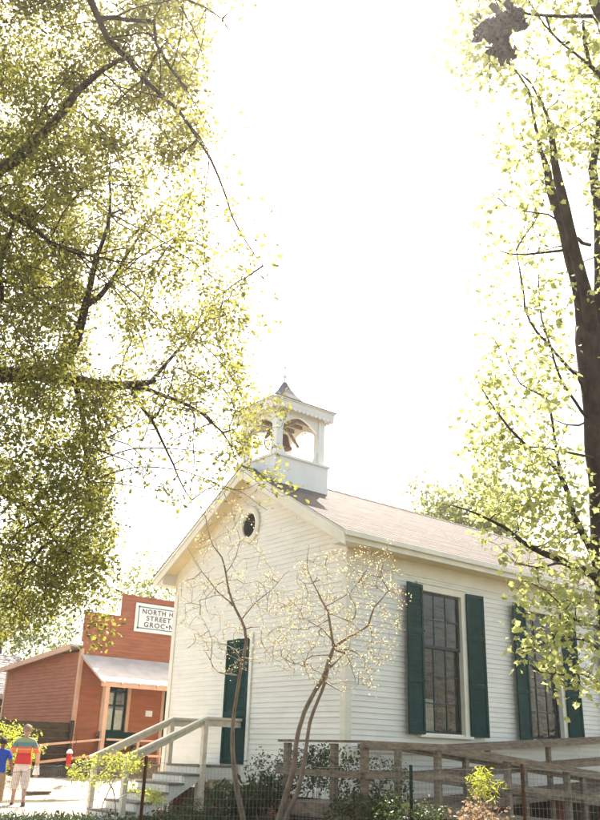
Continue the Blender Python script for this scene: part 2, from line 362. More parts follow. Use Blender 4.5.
# interior lining (keeps the rooms closed and dark)
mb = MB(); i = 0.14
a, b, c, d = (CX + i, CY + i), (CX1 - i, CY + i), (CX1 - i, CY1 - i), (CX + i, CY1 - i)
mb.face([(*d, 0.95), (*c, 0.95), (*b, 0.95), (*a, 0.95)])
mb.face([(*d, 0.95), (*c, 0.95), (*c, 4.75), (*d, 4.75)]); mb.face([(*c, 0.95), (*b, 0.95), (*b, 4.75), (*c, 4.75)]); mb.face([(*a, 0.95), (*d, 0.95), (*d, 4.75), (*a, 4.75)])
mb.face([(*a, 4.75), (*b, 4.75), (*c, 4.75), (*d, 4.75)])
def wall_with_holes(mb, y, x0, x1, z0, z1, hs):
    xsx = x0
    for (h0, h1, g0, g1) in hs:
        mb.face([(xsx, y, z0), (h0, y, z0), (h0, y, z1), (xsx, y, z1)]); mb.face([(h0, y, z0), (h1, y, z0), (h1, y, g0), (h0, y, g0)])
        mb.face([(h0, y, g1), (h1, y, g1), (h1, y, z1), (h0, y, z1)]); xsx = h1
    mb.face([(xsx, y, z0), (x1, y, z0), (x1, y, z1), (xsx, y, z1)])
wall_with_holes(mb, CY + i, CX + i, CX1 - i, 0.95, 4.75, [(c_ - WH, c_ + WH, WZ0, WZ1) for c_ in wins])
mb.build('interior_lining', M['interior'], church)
# trim: corner boards, frieze, water table, rake boards
for (x, y, sx, sy) in ((CX, CY, -1, -1), (CX1, CY, 1, -1), (CX, CY1, -1, 1), (CX1, CY1, 1, 1)):
    mb = MB(); mb.box((x + sx * 0.03, y + sy * 0.031, FL - 0.02), (x - sx * 0.11, y + sy * 0.001, 4.55))
    mb.box((x + sx * 0.032, y + sy * 0.029, FL - 0.018), (x + sx * 0.001, y - sy * 0.11, 4.552)); mb.build('corner_board', M['trim'], church, bevel=0.003)
mb = MB()
mb.box((CX - 0.028, CY - 0.028, 4.50), (CX1 + 0.028, CY - 0.002, 4.79)); mb.box((CX - 0.028, CY1 + 0.028, 4.50), (CX1 + 0.028, CY1 + 0.002, 4.79))
for xx, s in ((CX, -1), (CX1, 1)):
    for sy in (-1, 1):
        yo = MID + sy * 3.0
        mb.prism([(yo, rz(yo) - 0.16), (MID, RZ - 0.16), (MID, RZ - 0.42), (yo, rz(yo) - 0.42)][::(1 if sy < 0 else -1)], 0, xx + s * 0.004, xx + s * (0.030 + 0.001 * sy))
mb.build('frieze_board', M['trim'], church, bevel=0.003)
mb = MB(); mb.box((CX - 0.045, CY - 0.045, FL - 0.10), (CX1 + 0.045, CY - 0.002, FL + 0.02)); mb.box((CX - 0.043, CY - 0.002, FL - 0.098), (CX - 0.002, CY1, FL + 0.018))
mb.build('water_table', M['trim'], church, bevel=0.003)
# foundation
for a, b in ([((x, CY + 0.02), (x + 0.42, CY + 0.42)) for x in np.arange(CX + 0.02, CX1 - 0.4, 1.94)] + [((CX + 0.021, y), (CX + 0.42, y + 0.42)) for y in (CY + 1.7, CY + 3.4, CY1 - 0.45)] + [((x, CY1 - 0.42), (x + 0.42, CY1 - 0.02)) for x in (13, 16, 19)]):
    mb = MB(); mb.box((*a, -0.2), (*b, FL - 0.1)); mb.build('brick_pier', M['brick'], church)
mb = MB(); mb.box((CX + 0.3, CY + 0.3, -0.2), (CX1 - 0.3, CY1 - 0.3, FL - 0.02)); mb.build('crawl_space_wall', M['fence_wood'], church)
# roof: shingle rows on both slopes over a solid deck
RX0, RX1, RY0, RY1 = 10.12, 22.7, 11.29, 18.03
mb = MB(); cs = 1 / math.sqrt(1 + SL * SL); run = (MID - RY0) / cs; e = 0.14; n_ = int(run / e)
e = run / n_
lap(mb, (RX0 - 0.015, RY0 - 0.015, rz(RY0)), (1, 0, 0), (0, cs, SL * cs), (0, -SL * cs, cs), n_, e, lambda s: (0, RX1 - RX0 + 0.03), t=0.004, jit=0.3)
lap(mb, (RX1 + 0.015, RY1 + 0.015, rz(RY1)), (-1, 0, 0), (0, -cs, SL * cs), (0, SL * cs, cs), n_, e, lambda s: (0, RX1 - RX0 + 0.03), t=0.004, jit=0.3)
for k in range(int((RX1 - RX0) / 0.3)):     # ridge caps
    x = RX0 + k * 0.3; z0 = RZ + 0.03
    for sy in (-1, 1):
        mb.face([(x, MID, z0), (x + 0.3, MID, z0 - 0.012), (x + 0.3, MID + sy * 0.14, z0 - 0.012 - 0.14 * SL), (x, MID + sy * 0.14, z0 - 0.14 * SL)][::-sy], [(x, 0), (x + 0.3, 0), (x + 0.3, 0.14), (x, 0.14)])
roof = mb.build('roof', M['roof'], church)
mb = MB()
mb.prism([(RY0, rz(RY0) - 0.004), (MID, RZ - 0.004), (RY1, rz(RY1) - 0.004), (RY1, rz(RY1) - 0.05), (MID, RZ - 0.05), (RY0, rz(RY0) - 0.05)][::-1], 0, RX0, RX1)
mb.build('roof_deck', M['trim'], roof)
# rake fascia + eave fascia
mb = MB()
for xx, s in ((RX0, 1), (RX1, -1)):
    for sy in (-1, 1):
        yo = RY0 if sy < 0 else RY1
        pl = [(yo, rz(yo) - 0.052), (MID, RZ - 0.052), (MID, RZ - 0.27), (yo, rz(yo) - 0.27)]
        mb.prism(pl, 0, xx + s * (0.002 + .001 * sy), xx + s * 0.03)
        pl = [(yo - 0.0, rz(yo) - 0.045), (MID, RZ - 0.045), (MID, RZ - 0.11), (yo, rz(yo) - 0.11)]
        mb.prism(pl, 0, xx - s * 0.022, xx - s * (0.001 - .0005 * sy))
mb.box((RX0 + 0.031, RY0 + 0.002, rz(RY0) - 0.20), (RX1 - 0.031, RY0 + 0.03, rz(RY0) - 0.055)); mb.box((RX0 + 0.031, RY1 - 0.03, rz(RY1) - 0.20), (RX1 - 0.031, RY1 - 0.002, rz(RY1) - 0.055))
mb.box((RX0 + 0.0, RY0 - 0.06, rz(RY0) - 0.10), (RX1, RY0 - 0.001, rz(RY0) - 0.012))
mb.build('fascia', M['trim'], roof, bevel=0.003)
mb = MB()
mb.box((CX, RY0 + 0.031, 4.775), (CX1, CY - 0.03, 4.80)); mb.box((CX, CY1 + 0.03, 4.775), (CX1, RY1 - 0.031, 4.80))
for x0, x1 in ((RX0 + 0.033, CX - 0.002), (CX1 + 0.002, RX1 - 0.033)):
    for sy in (-1, 1):
        yo = RY0 if sy < 0 else RY1
        mb.prism([(yo, rz(yo) - 0.15), (MID, RZ - 0.15), (MID, RZ - 0.17), (yo, rz(yo) - 0.17)], 0, x0, x1)
mb.build('soffit', M['soffit'], roof)
# eave ends (boxed returns)
for y0, y1 in ((RY0 + 0.031, CY - 0.029), (CY1 + 0.029, RY1 - 0.031)):
    mb = MB(); mb.prism([(y0, 4.772), (y1, 4.772), (y1, rz(y1) - 0.171), (y0, rz(y0) - 0.171)], 0, RX0 + 0.04, CX - 0.001); mb.build('eave_return', M['trim'], roof)

# round gable window
mb = MB(); cy, cz = 14.80, 5.74; N = 32
def oval(ry, rz_, x): return [(x, cy + ry * math.cos(2 * math.pi * k / N), cz + rz_ * math.sin(2 * math.pi * k / N)) for k in range(N)]
rings = [oval(0.36, 0.40, CX - 0.004), oval(0.36, 0.40, CX - 0.06), oval(0.31, 0.35, CX - 0.075), oval(0.235, 0.27, CX - 0.06), oval(0.215, 0.25, CX - 0.012)]
for r0, r1 in zip(rings, rings[1:]):
    for k in range(N): j = (k + 1) % N; mb.face([r0[k], r1[k], r1[j], r0[j]])
ovw = mb.build('gable_window', M['trim'], church, smooth=True)
mb = MB()
for k in range(-6, 7):
    z = cz + k * 0.04; h = 0.235 * math.sqrt(max(0, 1 - ((z - cz) / 0.262) ** 2))
    if h > 0.03: mb.face([(CX - 0.022, cy + h, z - 0.012), (CX - 0.022, cy - h, z - 0.012), (CX - 0.05, cy - h, z - 0.034), (CX - 0.05, cy + h, z - 0.034)])
mb.face(oval(0.23, 0.265, CX - 0.020)[::-1]); mb.build('louvre', M['dark'], ovw)

# side windows
def shutter(hx, sgn, ang, z0, z1, w=0.50):
    mb = MB(); a = R(ang); ux = sgn * math.cos(a); uy = -math.sin(a); y0 = CY - 0.06
    def pt(s, t, z): return (hx + ux * s + (-uy * sgn) * 0 - 0 * t, y0 + uy * s - t, z)
    def bx(s0, s1, za, zb, t0, t1): mb.hexa([pt(s0, t0, za), pt(s1, t0, za), pt(s1, t1, za), pt(s0, t1, za)], [pt(s0, t0, zb), pt(s1, t0, zb), pt(s1, t1, zb), pt(s0, t1, zb)])
    st = 0.055
    bx(0, st, z0, z1, 0, 0.035); bx(w - st, w, z0, z1, 0, 0.035)
    hts = [z0, z0 + (z1 - z0) * 0.345, z0 + (z1 - z0) * 0.68, z1]
    for i, z in enumerate(hts):
        zz0 = z if i == 0 else (z - 0.035 if i < 3 else z - 0.07); bx(st, w - st, zz0, zz0 + 0.07, 0.001, 0.034)
    for i in range(3):
        za, zb = hts[i] + 0.04, hts[i + 1] - 0.035; k = int((zb - za) / 0.038)
        for j in range(k):
            z = za + (zb - za) * j / k
            mb.hexa([pt(st, 0.006, z), pt(w - st, 0.006, z), pt(w - st, 0.026, z - 0.0), pt(st, 0.026, z)][:4], [pt(st, 0.004, z + 0.04), pt(w - st, 0.004, z + 0.04), pt(w - st, 0.012, z + 0.04), pt(st, 0.012, z + 0.04)])
    for z in (hts[1], hts[2]): bx(-0.03, 0.03, z - 0.02, z + 0.02, 0.034, 0.045)
    return mb
for wi, xc in enumerate(wins):
    x0, x1 = xc - WH, xc + WH; y = CY
    mb = MB()
    mb.box((x0 - 0.13, y - 0.045, WZ0 - 0.02), (x0, y + 0.14, WZ1)); mb.box((x1, y - 0.045, WZ0 - 0.02), (x1 + 0.13, y + 0.14, WZ1))
    mb.box((x0 - 0.131, y - 0.047, WZ1), (x1 + 0.131, y + 0.139, WZ1 + 0.13)); mb.box((x0 - 0.16, y - 0.07, WZ1 + 0.131), (x1 + 0.16, y - 0.002, WZ1 + 0.16))
    win = mb.build('window', M['trim'], church, bevel=0.003)
    mb = MB(); mb.box((x0 - 0.17, y - 0.10, WZ0 - 0.07), (x1 + 0.17, y + 0.13, WZ0 - 0.021)); mb.build('sill', M['trim'], win, bevel=0.004)
    mb = MB(); zm = WZ0 + (WZ1 - WZ0) * 0.6
    for (za, zb, yy, rws) in ((WZ0 - 0.018, zm + 0.02, y + 0.06, 3), (zm - 0.02, WZ1 - 0.002, y + 0.025, 2)):
        xa, xb = x0 + 0.003, x1 - 0.003
        mb.box((xa, yy, za), (xa + 0.05, yy + 0.034, zb)); mb.box((xb - 0.05, yy, za), (xb, yy + 0.034, zb))
        mb.box((xa + 0.05, yy + 0.001, za), (xb - 0.05, yy + 0.033, za + 0.06)); mb.box((xa + 0.05, yy + 0.001, zb - 0.05), (xb - 0.05, yy + 0.033, zb))
        for k in (1, 2): xm = xa + 0.05 + (xb - xa - 0.1) * k / 3; mb.box((xm - 0.011, yy + 0.004, za + 0.06), (xm + 0.011, yy + 0.030, zb - 0.05))
        for k in range(1, rws): zz = za + 0.06 + (zb - za - 0.11) * k / rws; mb.box((xa + 0.05, yy + 0.006, zz - 0.011), (xb - 0.05, yy + 0.028, zz + 0.011))
    mb.build('sash', M['muntin'], win)
    mb = MB()
    for (za, zb, yy, rws) in ((WZ0 + 0.05, zm - 0.02, y + 0.077, 3), (zm + 0.03, WZ1 - 0.05, y + 0.042, 2)):
        for a in range(3):
            for b in range(rws):   # each pane of old glass sits at its own slight tilt
                xa = x0 + 0.05 + (x1 - x0 - 0.1) * a / 3; xb = x0 + 0.05 + (x1 - x0 - 0.1) * (a + 1) / 3
                z0_ = za + (zb - za) * b / rws; z1_ = za + (zb - za) * (b + 1) / rws; t1, t2 = random.uniform(-.002, .002), random.uniform(-.002, .002)
                mb.face([(xa, yy + t1, z0_), (xb, yy - t1, z0_), (xb, yy + t2, z1_), (xa, yy - t2, z1_)])
    mb.build('window_pane', M['glass'], win)
    s1 = shutter(x0 - 0.03, -1, 8, WZ0 - 0.03, WZ1 + 0.09).build('shutter', M['green'], win)
    s2 = shutter(x1 + 0.12, 1, 6, WZ0 - 0.03, WZ1 + 0.09, 0.47).build('shutter', M['green'], win)
    if wi == 0:
        mb = MB(); mb.box((x0 + 0.12, y + 0.20, WZ0), (x0 + 0.56, y + 0.23, WZ0 + 0.62)); mb.build('curtain', M['curtain'], win)
    mb = MB(); n = 40; amp = 0.02
    xa, xb = (x0 + 0.62, x1 + 0.08) if wi == 0 else (x0 - 0.05, x1 + 0.05)
    pts = [(xa + (xb - xa) * k / n, y + 0.26 + amp * math.sin(k * 1.3)) for k in range(n + 1)]
    zt = WZ0 + 0.75 if wi == 0 else WZ1 - 0.8
    for p, q in zip(pts, pts[1:]): mb.face([(*p, WZ0 - 0.1), (*q, WZ0 - 0.1), (*q, zt), (*p, zt)])
    mb.build('drape', M['brown_cloth'], win)
# front door: tall narrow pair of green louvred leaves
mb = MB(); 
mb.box((CX - 0.03, DY0, DZ0 + 0.03), (CX + 0.02, DY1, DZ1)); 
door = mb.build('door', M['green'], church)
mb = MB()
for (ya, yb) in ((DY0 + 0.005, (DY0 + DY1) / 2 - 0.004), ((DY0 + DY1) / 2 + 0.004, DY1 - 0.005)):
    mb.box((CX - 0.06, ya, DZ0 + 0.03), (CX - 0.032, ya + 0.06, DZ1)); mb.box((CX - 0.06, yb - 0.06, DZ0 + 0.03), (CX - 0.032, yb, DZ1))
    for z in (DZ0 + 0.031, DZ0 + 0.9, DZ1 - 0.09): mb.box((CX - 0.059, ya + 0.06, z), (CX - 0.0322, yb - 0.06, z + 0.09))
    for (z0, z1) in ((DZ0 + 0.12, DZ0 + 0.9), (DZ0 + 0.99, DZ1 - 0.09)):
        k = int((z1 - z0) / 0.045)
        for j in range(k):
            z = z0 + (z1 - z0) * j / k; mb.hexa([(CX - 0.055, ya + 0.06, z), (CX - 0.05, ya + 0.06, z), (CX - 0.05, yb - 0.06, z), (CX - 0.055, yb - 0.06, z)][::-1], [(CX - 0.038, ya + 0.06, z + 0.045), (CX - 0.033, ya + 0.06, z + 0.045), (CX - 0.033, yb - 0.06, z + 0.045), (CX - 0.038, yb - 0.06, z + 0.045)][::-1])
mb.build('door_leaf', M['green'], door)
mb = MB(); mb.box((CX - 0.045, DY0 - 0.09, DZ0), (CX - 0.002, DY0 - 0.001, DZ1)); mb.box((CX - 0.045, DY1 + 0.001, DZ0), (CX - 0.002, DY1 + 0.09, DZ1)); mb.box((CX - 0.05, DY0 - 0.1, DZ1 + 0.001), (CX - 0.002, DY1 + 0.1, DZ1 + 0.1))
mb.build('door_frame', M['siding'], door)
mb = MB(); mb.tube([(CX - 0.09, MID + 0.36, 1.95), (CX - 0.055, MID + 0.36, 1.95)], 0.025, 10); mb.build('door_knob', M['rust'], door)

# belfry
BCX, BCY = 11.2, 14.66; BH = 0.745
belf = MB()
zt = 7.13
belf.prism([(BCY - BH, rz(BCY - BH) - 0.05), (BCY + BH, rz(BCY + BH) - 0.05), (BCY + BH, zt), (BCY - BH, zt)], 0, BCX - BH, BCX + BH)
for z, o_, h in ((zt, 0.035, 0.05), (rz(BCY - BH) + 0.5, 0.0, 0.0)):
    if h: belf.box((BCX - BH - o_, BCY - BH - o_, z), (BCX + BH + o_, BCY + BH + o_, z + h))
belfry = belf.build('belfry', M['belfry'], church, bevel=0.006)
U = 0.68; PW = 0.17; ZB, ZT = zt + 0.05, 8.30
for sx in (-1, 1):
    for sy in (-1, 1):
        mb = MB(); x0 = BCX + sx * U; y0 = BCY + sy * U
        mb.box((x0, y0, ZB), (x0 - sx * PW, y0 - sy * PW, ZT)); mb.box((x0 + sx * 0.012, y0 + sy * 0.012, ZB), (x0 - sx * (PW + 0.012), y0 - sy * (PW + 0.012), ZB + 0.07))
        mb.build('post', M['belfry'], belfry, bevel=0.005)
def zlo(t):   # ogee-headed opening: t in -1..1
    a = abs(t); return 7.90 + 0.27 * (1 - a ** 1.6) if a < 0.93 else 7.72 + 0.0 * a
def zbo(t): a = abs(t); return ZB + (0.02 if a < 0.6 else 0.02 + 0.30 * ((a - 0.6) / 0.4) ** 2)
for axis, sg in ((0, -1), (0, 1), (1, -1), (1, 1)):
    mb = MB(); n = 26; h = U - PW
    for k in range(n):
        t0 = -1 + 2 * k / n; t1 = -1 + 2 * (k + 1) / n
        for lo0, lo1, hi0, hi1 in ((zlo(t0), zlo(t1), ZT, ZT), (ZB, ZB, zbo(t0), zbo(t1))):
            a0, a1 = t0 * h, t1 * h
            ya, yb = sg * (U - 0.03), sg * (U - 0.09)
            q = [(a0, lo0), (a1, lo1), (a1, hi1), (a0, hi0)]
            if axis == 0: mb.prism([(BCY + p[0], p[1]) for p in q], 0, BCX + min(ya, yb), BCX + max(ya, yb))
            else: mb.prism([(BCX + p[0], p[1]) for p in q], 1, BCY + min(ya, yb), BCY + max(ya, yb))
    mb.build('arched_panel', M['belfry'], belfry)
# ceiling, beams, eave board and scalloped fringe
EH = 0.83; ZE = 8.42
mb = MB(); mb.box((BCX - U + 0.02, BCY - U + 0.02, 8.30), (BCX + U - 0.02, BCY + U - 0.02, 8.32)); mb.build('ceiling', M['soffit'], belfry)
mb = MB()
for t in (-0.3, 0.0, 0.3): mb.box((BCX - 0.55, BCY + t - 0.03, 8.20), (BCX + 0.55, BCY + t + 0.03, 8.299))
mb.box((BCX - 0.03, BCY - 0.55, 8.10), (BCX + 0.03, BCY + 0.55, 8.199))
for sx in (-1, 1): mb.bar((BCX + sx * 0.48, BCY, 7.75), (BCX + sx * 0.1, BCY, 8.15), 0.05, 0.05)
mb.build('beam', M['ramp'], belfry)
mb = MB(); mb.box((BCX - EH, BCY - EH, ZE - 0.11), (BCX + EH, BCY + EH, ZE)); mb.box((BCX - EH - 0.03, BCY - EH - 0.03, ZE + 0.001), (BCX + EH + 0.03, BCY + EH + 0.03, ZE + 0.035)); mb.build('eave_board', M['belfry'], belfry, bevel=0.005)
mb = MB(); ns = 14
for axis, sg in ((0, -1), (0, 1), (1, -1), (1, 1)):
    for k in range(ns):
        c0 = -EH + 2 * EH * (k + 0.5) / ns; r = EH / ns * 0.94
        pts = [(c0 - r, ZE - 0.112)] + [(c0 + r * math.cos(math.pi + math.pi * j / 6), ZE - 0.15 + 1.0 * r * math.sin(math.pi + math.pi * j / 6)) for j in range(7)] + [(c0 + r, ZE - 0.112)]
        a, b = sg * (EH - 0.004), sg * (EH - 0.024)
        if axis == 0: mb.prism([(BCY + p[0], p[1]) for p in pts], 0, BCX + min(a, b), BCX + max(a, b))
        else: mb.prism([(BCX + p[0], p[1]) for p in pts], 1, BCY + min(a, b), BCY + max(a, b))
mb.build('scalloped_fringe', M['belfry'], belfry)
mb = MB(); prof = [(EH + 0.06, ZE + 0.036), (0.66, ZE + 0.085), (0.48, ZE + 0.18), (0.33, ZE + 0.32), (0.20, ZE + 0.49), (0.10, ZE + 0.67), (0.03, ZE + 0.83), (0.0, ZE + 0.84)]
for (h0, z0), (h1, z1) in zip(prof, prof[1:]):
    for k in range(4):
        cr = [(-1, -1), (1, -1), (1, 1), (-1, 1)]; a, b = cr[k], cr[(k + 1) % 4]
        mb.face([(BCX + a[0] * h0, BCY + a[1] * h0, z0), (BCX + b[0] * h0, BCY + b[1] * h0, z0), (BCX + b[0] * h1, BCY + b[1] * h1, z1), (BCX + a[0] * h1, BCY + a[1] * h1, z1)],
                [(-h0, z0), (h0, z0), (h1, z1), (-h1, z1)])
mb.build('belfry_roof', M['belfry_roof'], belfry)
mb = MB(); mb.lathe([(0.0, 0.0), (0.05, 0.0), (0.05, 0.03), (0.02, 0.06), (0.018, 0.12), (0.05, 0.15), (0.055, 0.18), (0.03, 0.22), (0.014, 0.25), (0.012, 0.36), (0.03, 0.38), (0.03, 0.42), (0.01, 0.45), (0.008, 0.56), (0, 0.57)], (BCX, BCY, ZE + 0.81), 12)
mb.box((BCX - 0.06, BCY - 0.008, ZE + 1.27), (BCX + 0.06, BCY + 0.008, ZE + 1.29)); mb.build('finial', M['belfry'], belfry)
mb = MB(); mb.lathe([(0.0, 0.34), (0.06, 0.33), (0.10, 0.28), (0.12, 0.16), (0.15, 0.06), (0.20, 0.0), (0.19, -0.01), (0.13, 0.06), (0.09, 0.2), (0, 0.28)], (BCX + 0.03, BCY - 0.02, 7.62), 20)
mb.tube([(BCX, BCY, 7.95), (BCX, BCY, 8.1)], 0.02); bell = mb.build('bell', M['rust'], belfry, smooth=True)
mb = MB(); mb.tube([(BCX - 0.3, BCY + 0.26 * math.cos(t), 7.78 + 0.26 * math.sin(t)) for t in np.linspace(0, 2 * math.pi, 25)], 0.016, 6, False)
for t in range(6): mb.bar((BCX - 0.3, BCY, 7.78), (BCX - 0.3, BCY + 0.26 * math.cos(t * math.pi / 3), 7.78 + 0.26 * math.sin(t * math.pi / 3)), 0.015, 0.02, (1, 0, 0))
mb.tube([(BCX - 0.3, BCY, 7.78), (BCX + 0.03, BCY, 7.90)], 0.014); mb.build('bell_wheel', M['rust'], belfry)

# ================================================================== ENTRANCE STEPS
SX0, SX1, SYn, SYf = 8.05, 9.64, 14.80, 15.90
steps = thing('entrance_steps', 'white wooden steps with sloping handrails climbing to the chapel door', 'steps', (SX0, (SYn + SYf) / 2, 0))
mb = MB(); mb.box((SX1 - 0.03, SYn - 0.03, 0.91), (CX - 0.05, SYf + 0.03, 0.95))
for k in range(6): mb.box((SX1 - 0.034 + k * 0.01, SYn - 0.034, 0.952), (CX - 0.052, SYn - 0.03, 0.953))
landing = mb.build('landing', M['plat'], steps)
mb = MB(); mb.box((SX1, SYn - 0.02, 0.70), (CX - 0.05, SYn + 0.02, 0.909)); mb.box((SX1, SYf - 0.02, 0.70), (CX - 0.05, SYf + 0.02, 0.909)); mb.box((SX1 - 0.001, SYn + 0.02, 0.70), (SX1 + 0.03, SYf - 0.02, 0.909))
for x in (SX1 + 0.02, CX - 0.16):
    for y in (SYn + 0.021, SYf - 0.111): mb.box((x, y, -0.1), (x + 0.09, y + 0.09, 0.70))
mb.build('landing_frame', M['siding'], steps)
nr = 6; rise = 0.95 / nr; going = (SX1 - SX0) / (nr - 1)
for k in range(1, nr):
    z = 0.95 - rise * k; x = SX1 - going * k
    mb = MB(); mb.box((x - 0.03, SYn - 0.05, z - 0.035), (x + going + 0.0, SYf + 0.05, z)); mb.build('tread', M['plat'], steps, bevel=0.004)
mb = MB()
for k in range(1, nr):
    z = 0.95 - rise * k; x = SX1 - going * k; mb.box((x + going - 0.012, SYn + 0.022, z + 0.001), (x + going + 0.008, SYf - 0.022, z + rise - 0.037))
mb.box((SX0 - 0.012, SYn + 0.022, 0.0), (SX0 + 0.008, SYf - 0.022, rise - 0.04)); mb.build('riser', M['siding'], steps)
for y in (SYn, SYf):
    mb = MB(); pts = [(SX0, 0.0), (SX0 + 0.45, 0.0), (SX1, 0.66)]
    for k in range(nr - 1, 0, -1) if False else range(1, nr):
        z = 0.95 - rise * k - 0.036; x = SX1 - going * (k - 1); pts += [(x, z), (x - going, z)]
    mb.prism(pts, 1, y - 0.02, y + 0.02); mb.build('stringer', M['siding'], steps)
for y, lab in ((SYn, None), (SYf, None)):
    mb = MB(); pw = 0.045; yy = y - 0.066 if y == SYn else y + 0.066
    mb.box((SX0 - 0.02, yy - pw, -0.05), (SX0 + 0.07, yy + pw, 1.06)); mb.build('newel_post', M['handrail'], steps, bevel=0.004)
    mb = MB(); mb.box((SX1 + 0.0, yy - pw, 0.1), (SX1 + 0.09, yy + pw, 1.76)); mb.build('newel_post', M['handrail'], steps, bevel=0.004)
    mb = MB(); mb.bar((SX0 - 0.06, yy, 1.03), (SX1 + 0.05, yy, 1.785), 0.13, 0.045); mb.box((SX1 + 0.05, yy - 0.065, 1.762), (CX - 0.03, yy + 0.065, 1.808))
    mb.box((SX1 + 0.10, yy - 0.02, 1.64), (CX - 0.03, yy + 0.02, 1.761)); mb.bar((SX0 + 0.07, yy, 0.995), (SX1 - 0.01, yy, 1.705), 0.03, 0.11); mb.build('handrail', M['handrail'], steps, bevel=0.004)
#NEXT
# ================================================================== TIMBER RAMP
YA, YB, YC = 9.55, 10.55, 11.50        # near row, middle row, row at the wall
ramp = thing('wheelchair_ramp', 'weathered grey brown timber ramp with board rails along the chapel side wall', 'ramp', (10.5, YB, 0))
def post(x, y, z1, wd=0.09, nm='post'):
    mb = MB(); mb.box((x - wd / 2, y - wd / 2, -0.1), (x + wd / 2, y + wd / 2, z1)); return mb.build(nm, M['ramp'], ramp, bevel=0.006)
nearz = lambda x: 1.37 if x < 10.55 else 1.37 - (x - 10.55) * 0.082
midz = lambda x: 1.36 + (x - 11.5) * 0.0 if x < 12.0 else 1.36 + (x - 12.0) * 0.062
def rails(y, x0, x1, zf, side, brk=()):
    xs_ = [x0] + [b for b in brk if x0 < b < x1] + [x1]
    for a, b in zip(xs_, xs_[1:]):
        mb = MB(); mb.bar((a, y, zf(a) + 0.02), (b, y, zf(b) + 0.02), 0.10, 0.034); mb.bar((a, y + side * 0.066, zf(a) - 0.03), (b, y + side * 0.066, zf(b) - 0.03), 0.038, 0.062)
        mb.build('top_rail', M['ramp'], ramp, bevel=0.004)
        mb = MB(); mb.bar((a, y + side * 0.066, zf(a) - 0.42), (b, y + side * 0.066, zf(b) - 0.42), 0.038, 0.09); mb.build('middle_rail', M['ramp'], ramp, bevel=0.004)
        mb = MB(); mb.bar((a, y + side * 0.068, zf(a) - 0.92), (b, y + side * 0.068, zf(b) - 0.92), 0.04, 0.14); mb.build('deck_edge', M['ramp'], ramp, bevel=0.004)
rails(YA, 8.95, 17.2, nearz, -1, (10.55, 13.9))
rails(YB, 10.6, 17.2, nearz, 1, (13.9,))
rails(YB + 0.16, 11.5, 18.9, midz, -1, (12.0, 15.4))
rails(YC, 10.7, 18.9, midz, -1, (12.0, 15.4))
for x in (8.99, 10.5, 12.15, 13.75, 15.6, 17.1): post(x, YA + 0.004, nearz(x))
for x in (10.66, 12.3, 13.9, 15.7, 17.1): post(x, YB + 0.0, nearz(x), 0.085)
for x in (13.1, 14.9, 16.8, 18.8): post(x, YB + 0.17, midz(x) - 0.002, 0.08)
for y in (10.2, 11.3): post(8.99, y, 1.36)
mb = MB(); mb.bar((8.99, YA - 0.05, 1.392), (8.99, YC, 1.388), 0.10, 0.034); mb.bar((8.93, YA, 0.95), (8.93, YC, 0.95), 0.038, 0.09); mb.bar((8.93, YA, 0.45), (8.93, YC, 0.45), 0.038, 0.19); mb.build('end_rail', M['ramp'], ramp, bevel=0.004)
# decking, one mesh of boards for each surface
def deck(x0, x1, y0, y1, zf):
    mb = MB(); n = int((x1 - x0) / 0.145)
    for k in range(n):
        a = x0 + k * (x1 - x0) / n; b = a + 0.138; z = zf((a + b) / 2) - 0.83 + random.uniform(-0.002, 0.002)
        mb.box((a, y0, z - 0.035), (b, y1, z))
    return mb.build('decking', M['ramp'], ramp)
deck(9.0, 10.6, YA + 0.03, YC, nearz); deck(10.6, 17.2, YA + 0.03, YB - 0.05, nearz); deck(10.61, 18.9, YB + 0.2, YC, midz)

# ================================================================== GROCERY
GX, GY = 11.14, 23.56; GZ = 0.30; G2 = 16.5; GB = 28.9
groc = thing('grocery_store', 'brick red clapboard store with stepped false front and pale porch awning', 'shop', (GX, GY, 0.45))
mb = MB(); e = 0.10
def front_ext(s): 
    z = GZ + s
    if z < 4.80: return (0, G2 - GX)
    if z < 5.45: return (1.14, G2 - GX - 1.14)
    return (2, 1)
WX0, WX1, GWZ0, GWZ1 = 12.0, 12.72, 1.62, 3.05
lap(mb, (GX, GY, GZ), (1, 0, 0), (0, 0, 1), (0, -1, 0), 45, e, front_ext, t=0.018, holes=[(WX0 - GX, WX1 - GX, GWZ0 - GZ, GWZ1 - GZ)], jit=0.2)
for z in np.arange(4.8, 5.44, e): pass
lap(mb, (GX, GY, 4.80), (1, 0, 0), (0, 0, 1), (0, -1, 0), 6, 0.108, lambda s: (1.14, G2 - GX - 1.14), t=0.018)
mb.build('front_wall', M['red'], groc)
mb = MB()   # body of the false front
mb.prism([(GX, GZ), (G2, GZ), (G2, 4.795), (G2 - 1.14, 4.795), (G2 - 1.14, 5.45), (GX + 1.14, 5.45), (GX + 1.14, 4.795), (GX, 4.795)][:8], 1, GY + 0.40, GY + 0.50) if False else None
mb.box((GX + 0.001, GY + 0.001, 4.0), (G2 - 0.001, GY + 0.12, 4.80)); mb.box((GX + 1.141, GY + 0.002, 4.801), (G2 - 1.141, GY + 0.119, 5.447))
mb.build('parapet', M['red'], groc)
mb = MB(); mb.box((GX + 1.10, GY - 0.03, 5.45), (G2 - 1.10, GY + 0.14, 5.49)); mb.box((GX - 0.03, GY - 0.03, 4.803), (GX + 1.138, GY + 0.14, 4.84)); mb.box((G2 - 1.138, GY - 0.03, 4.803), (G2 + 0.03, GY + 0.14, 4.84)); mb.build('coping', M['red'], groc)
sroof = lambda y: 3.86 - (y - GY) * 0.077
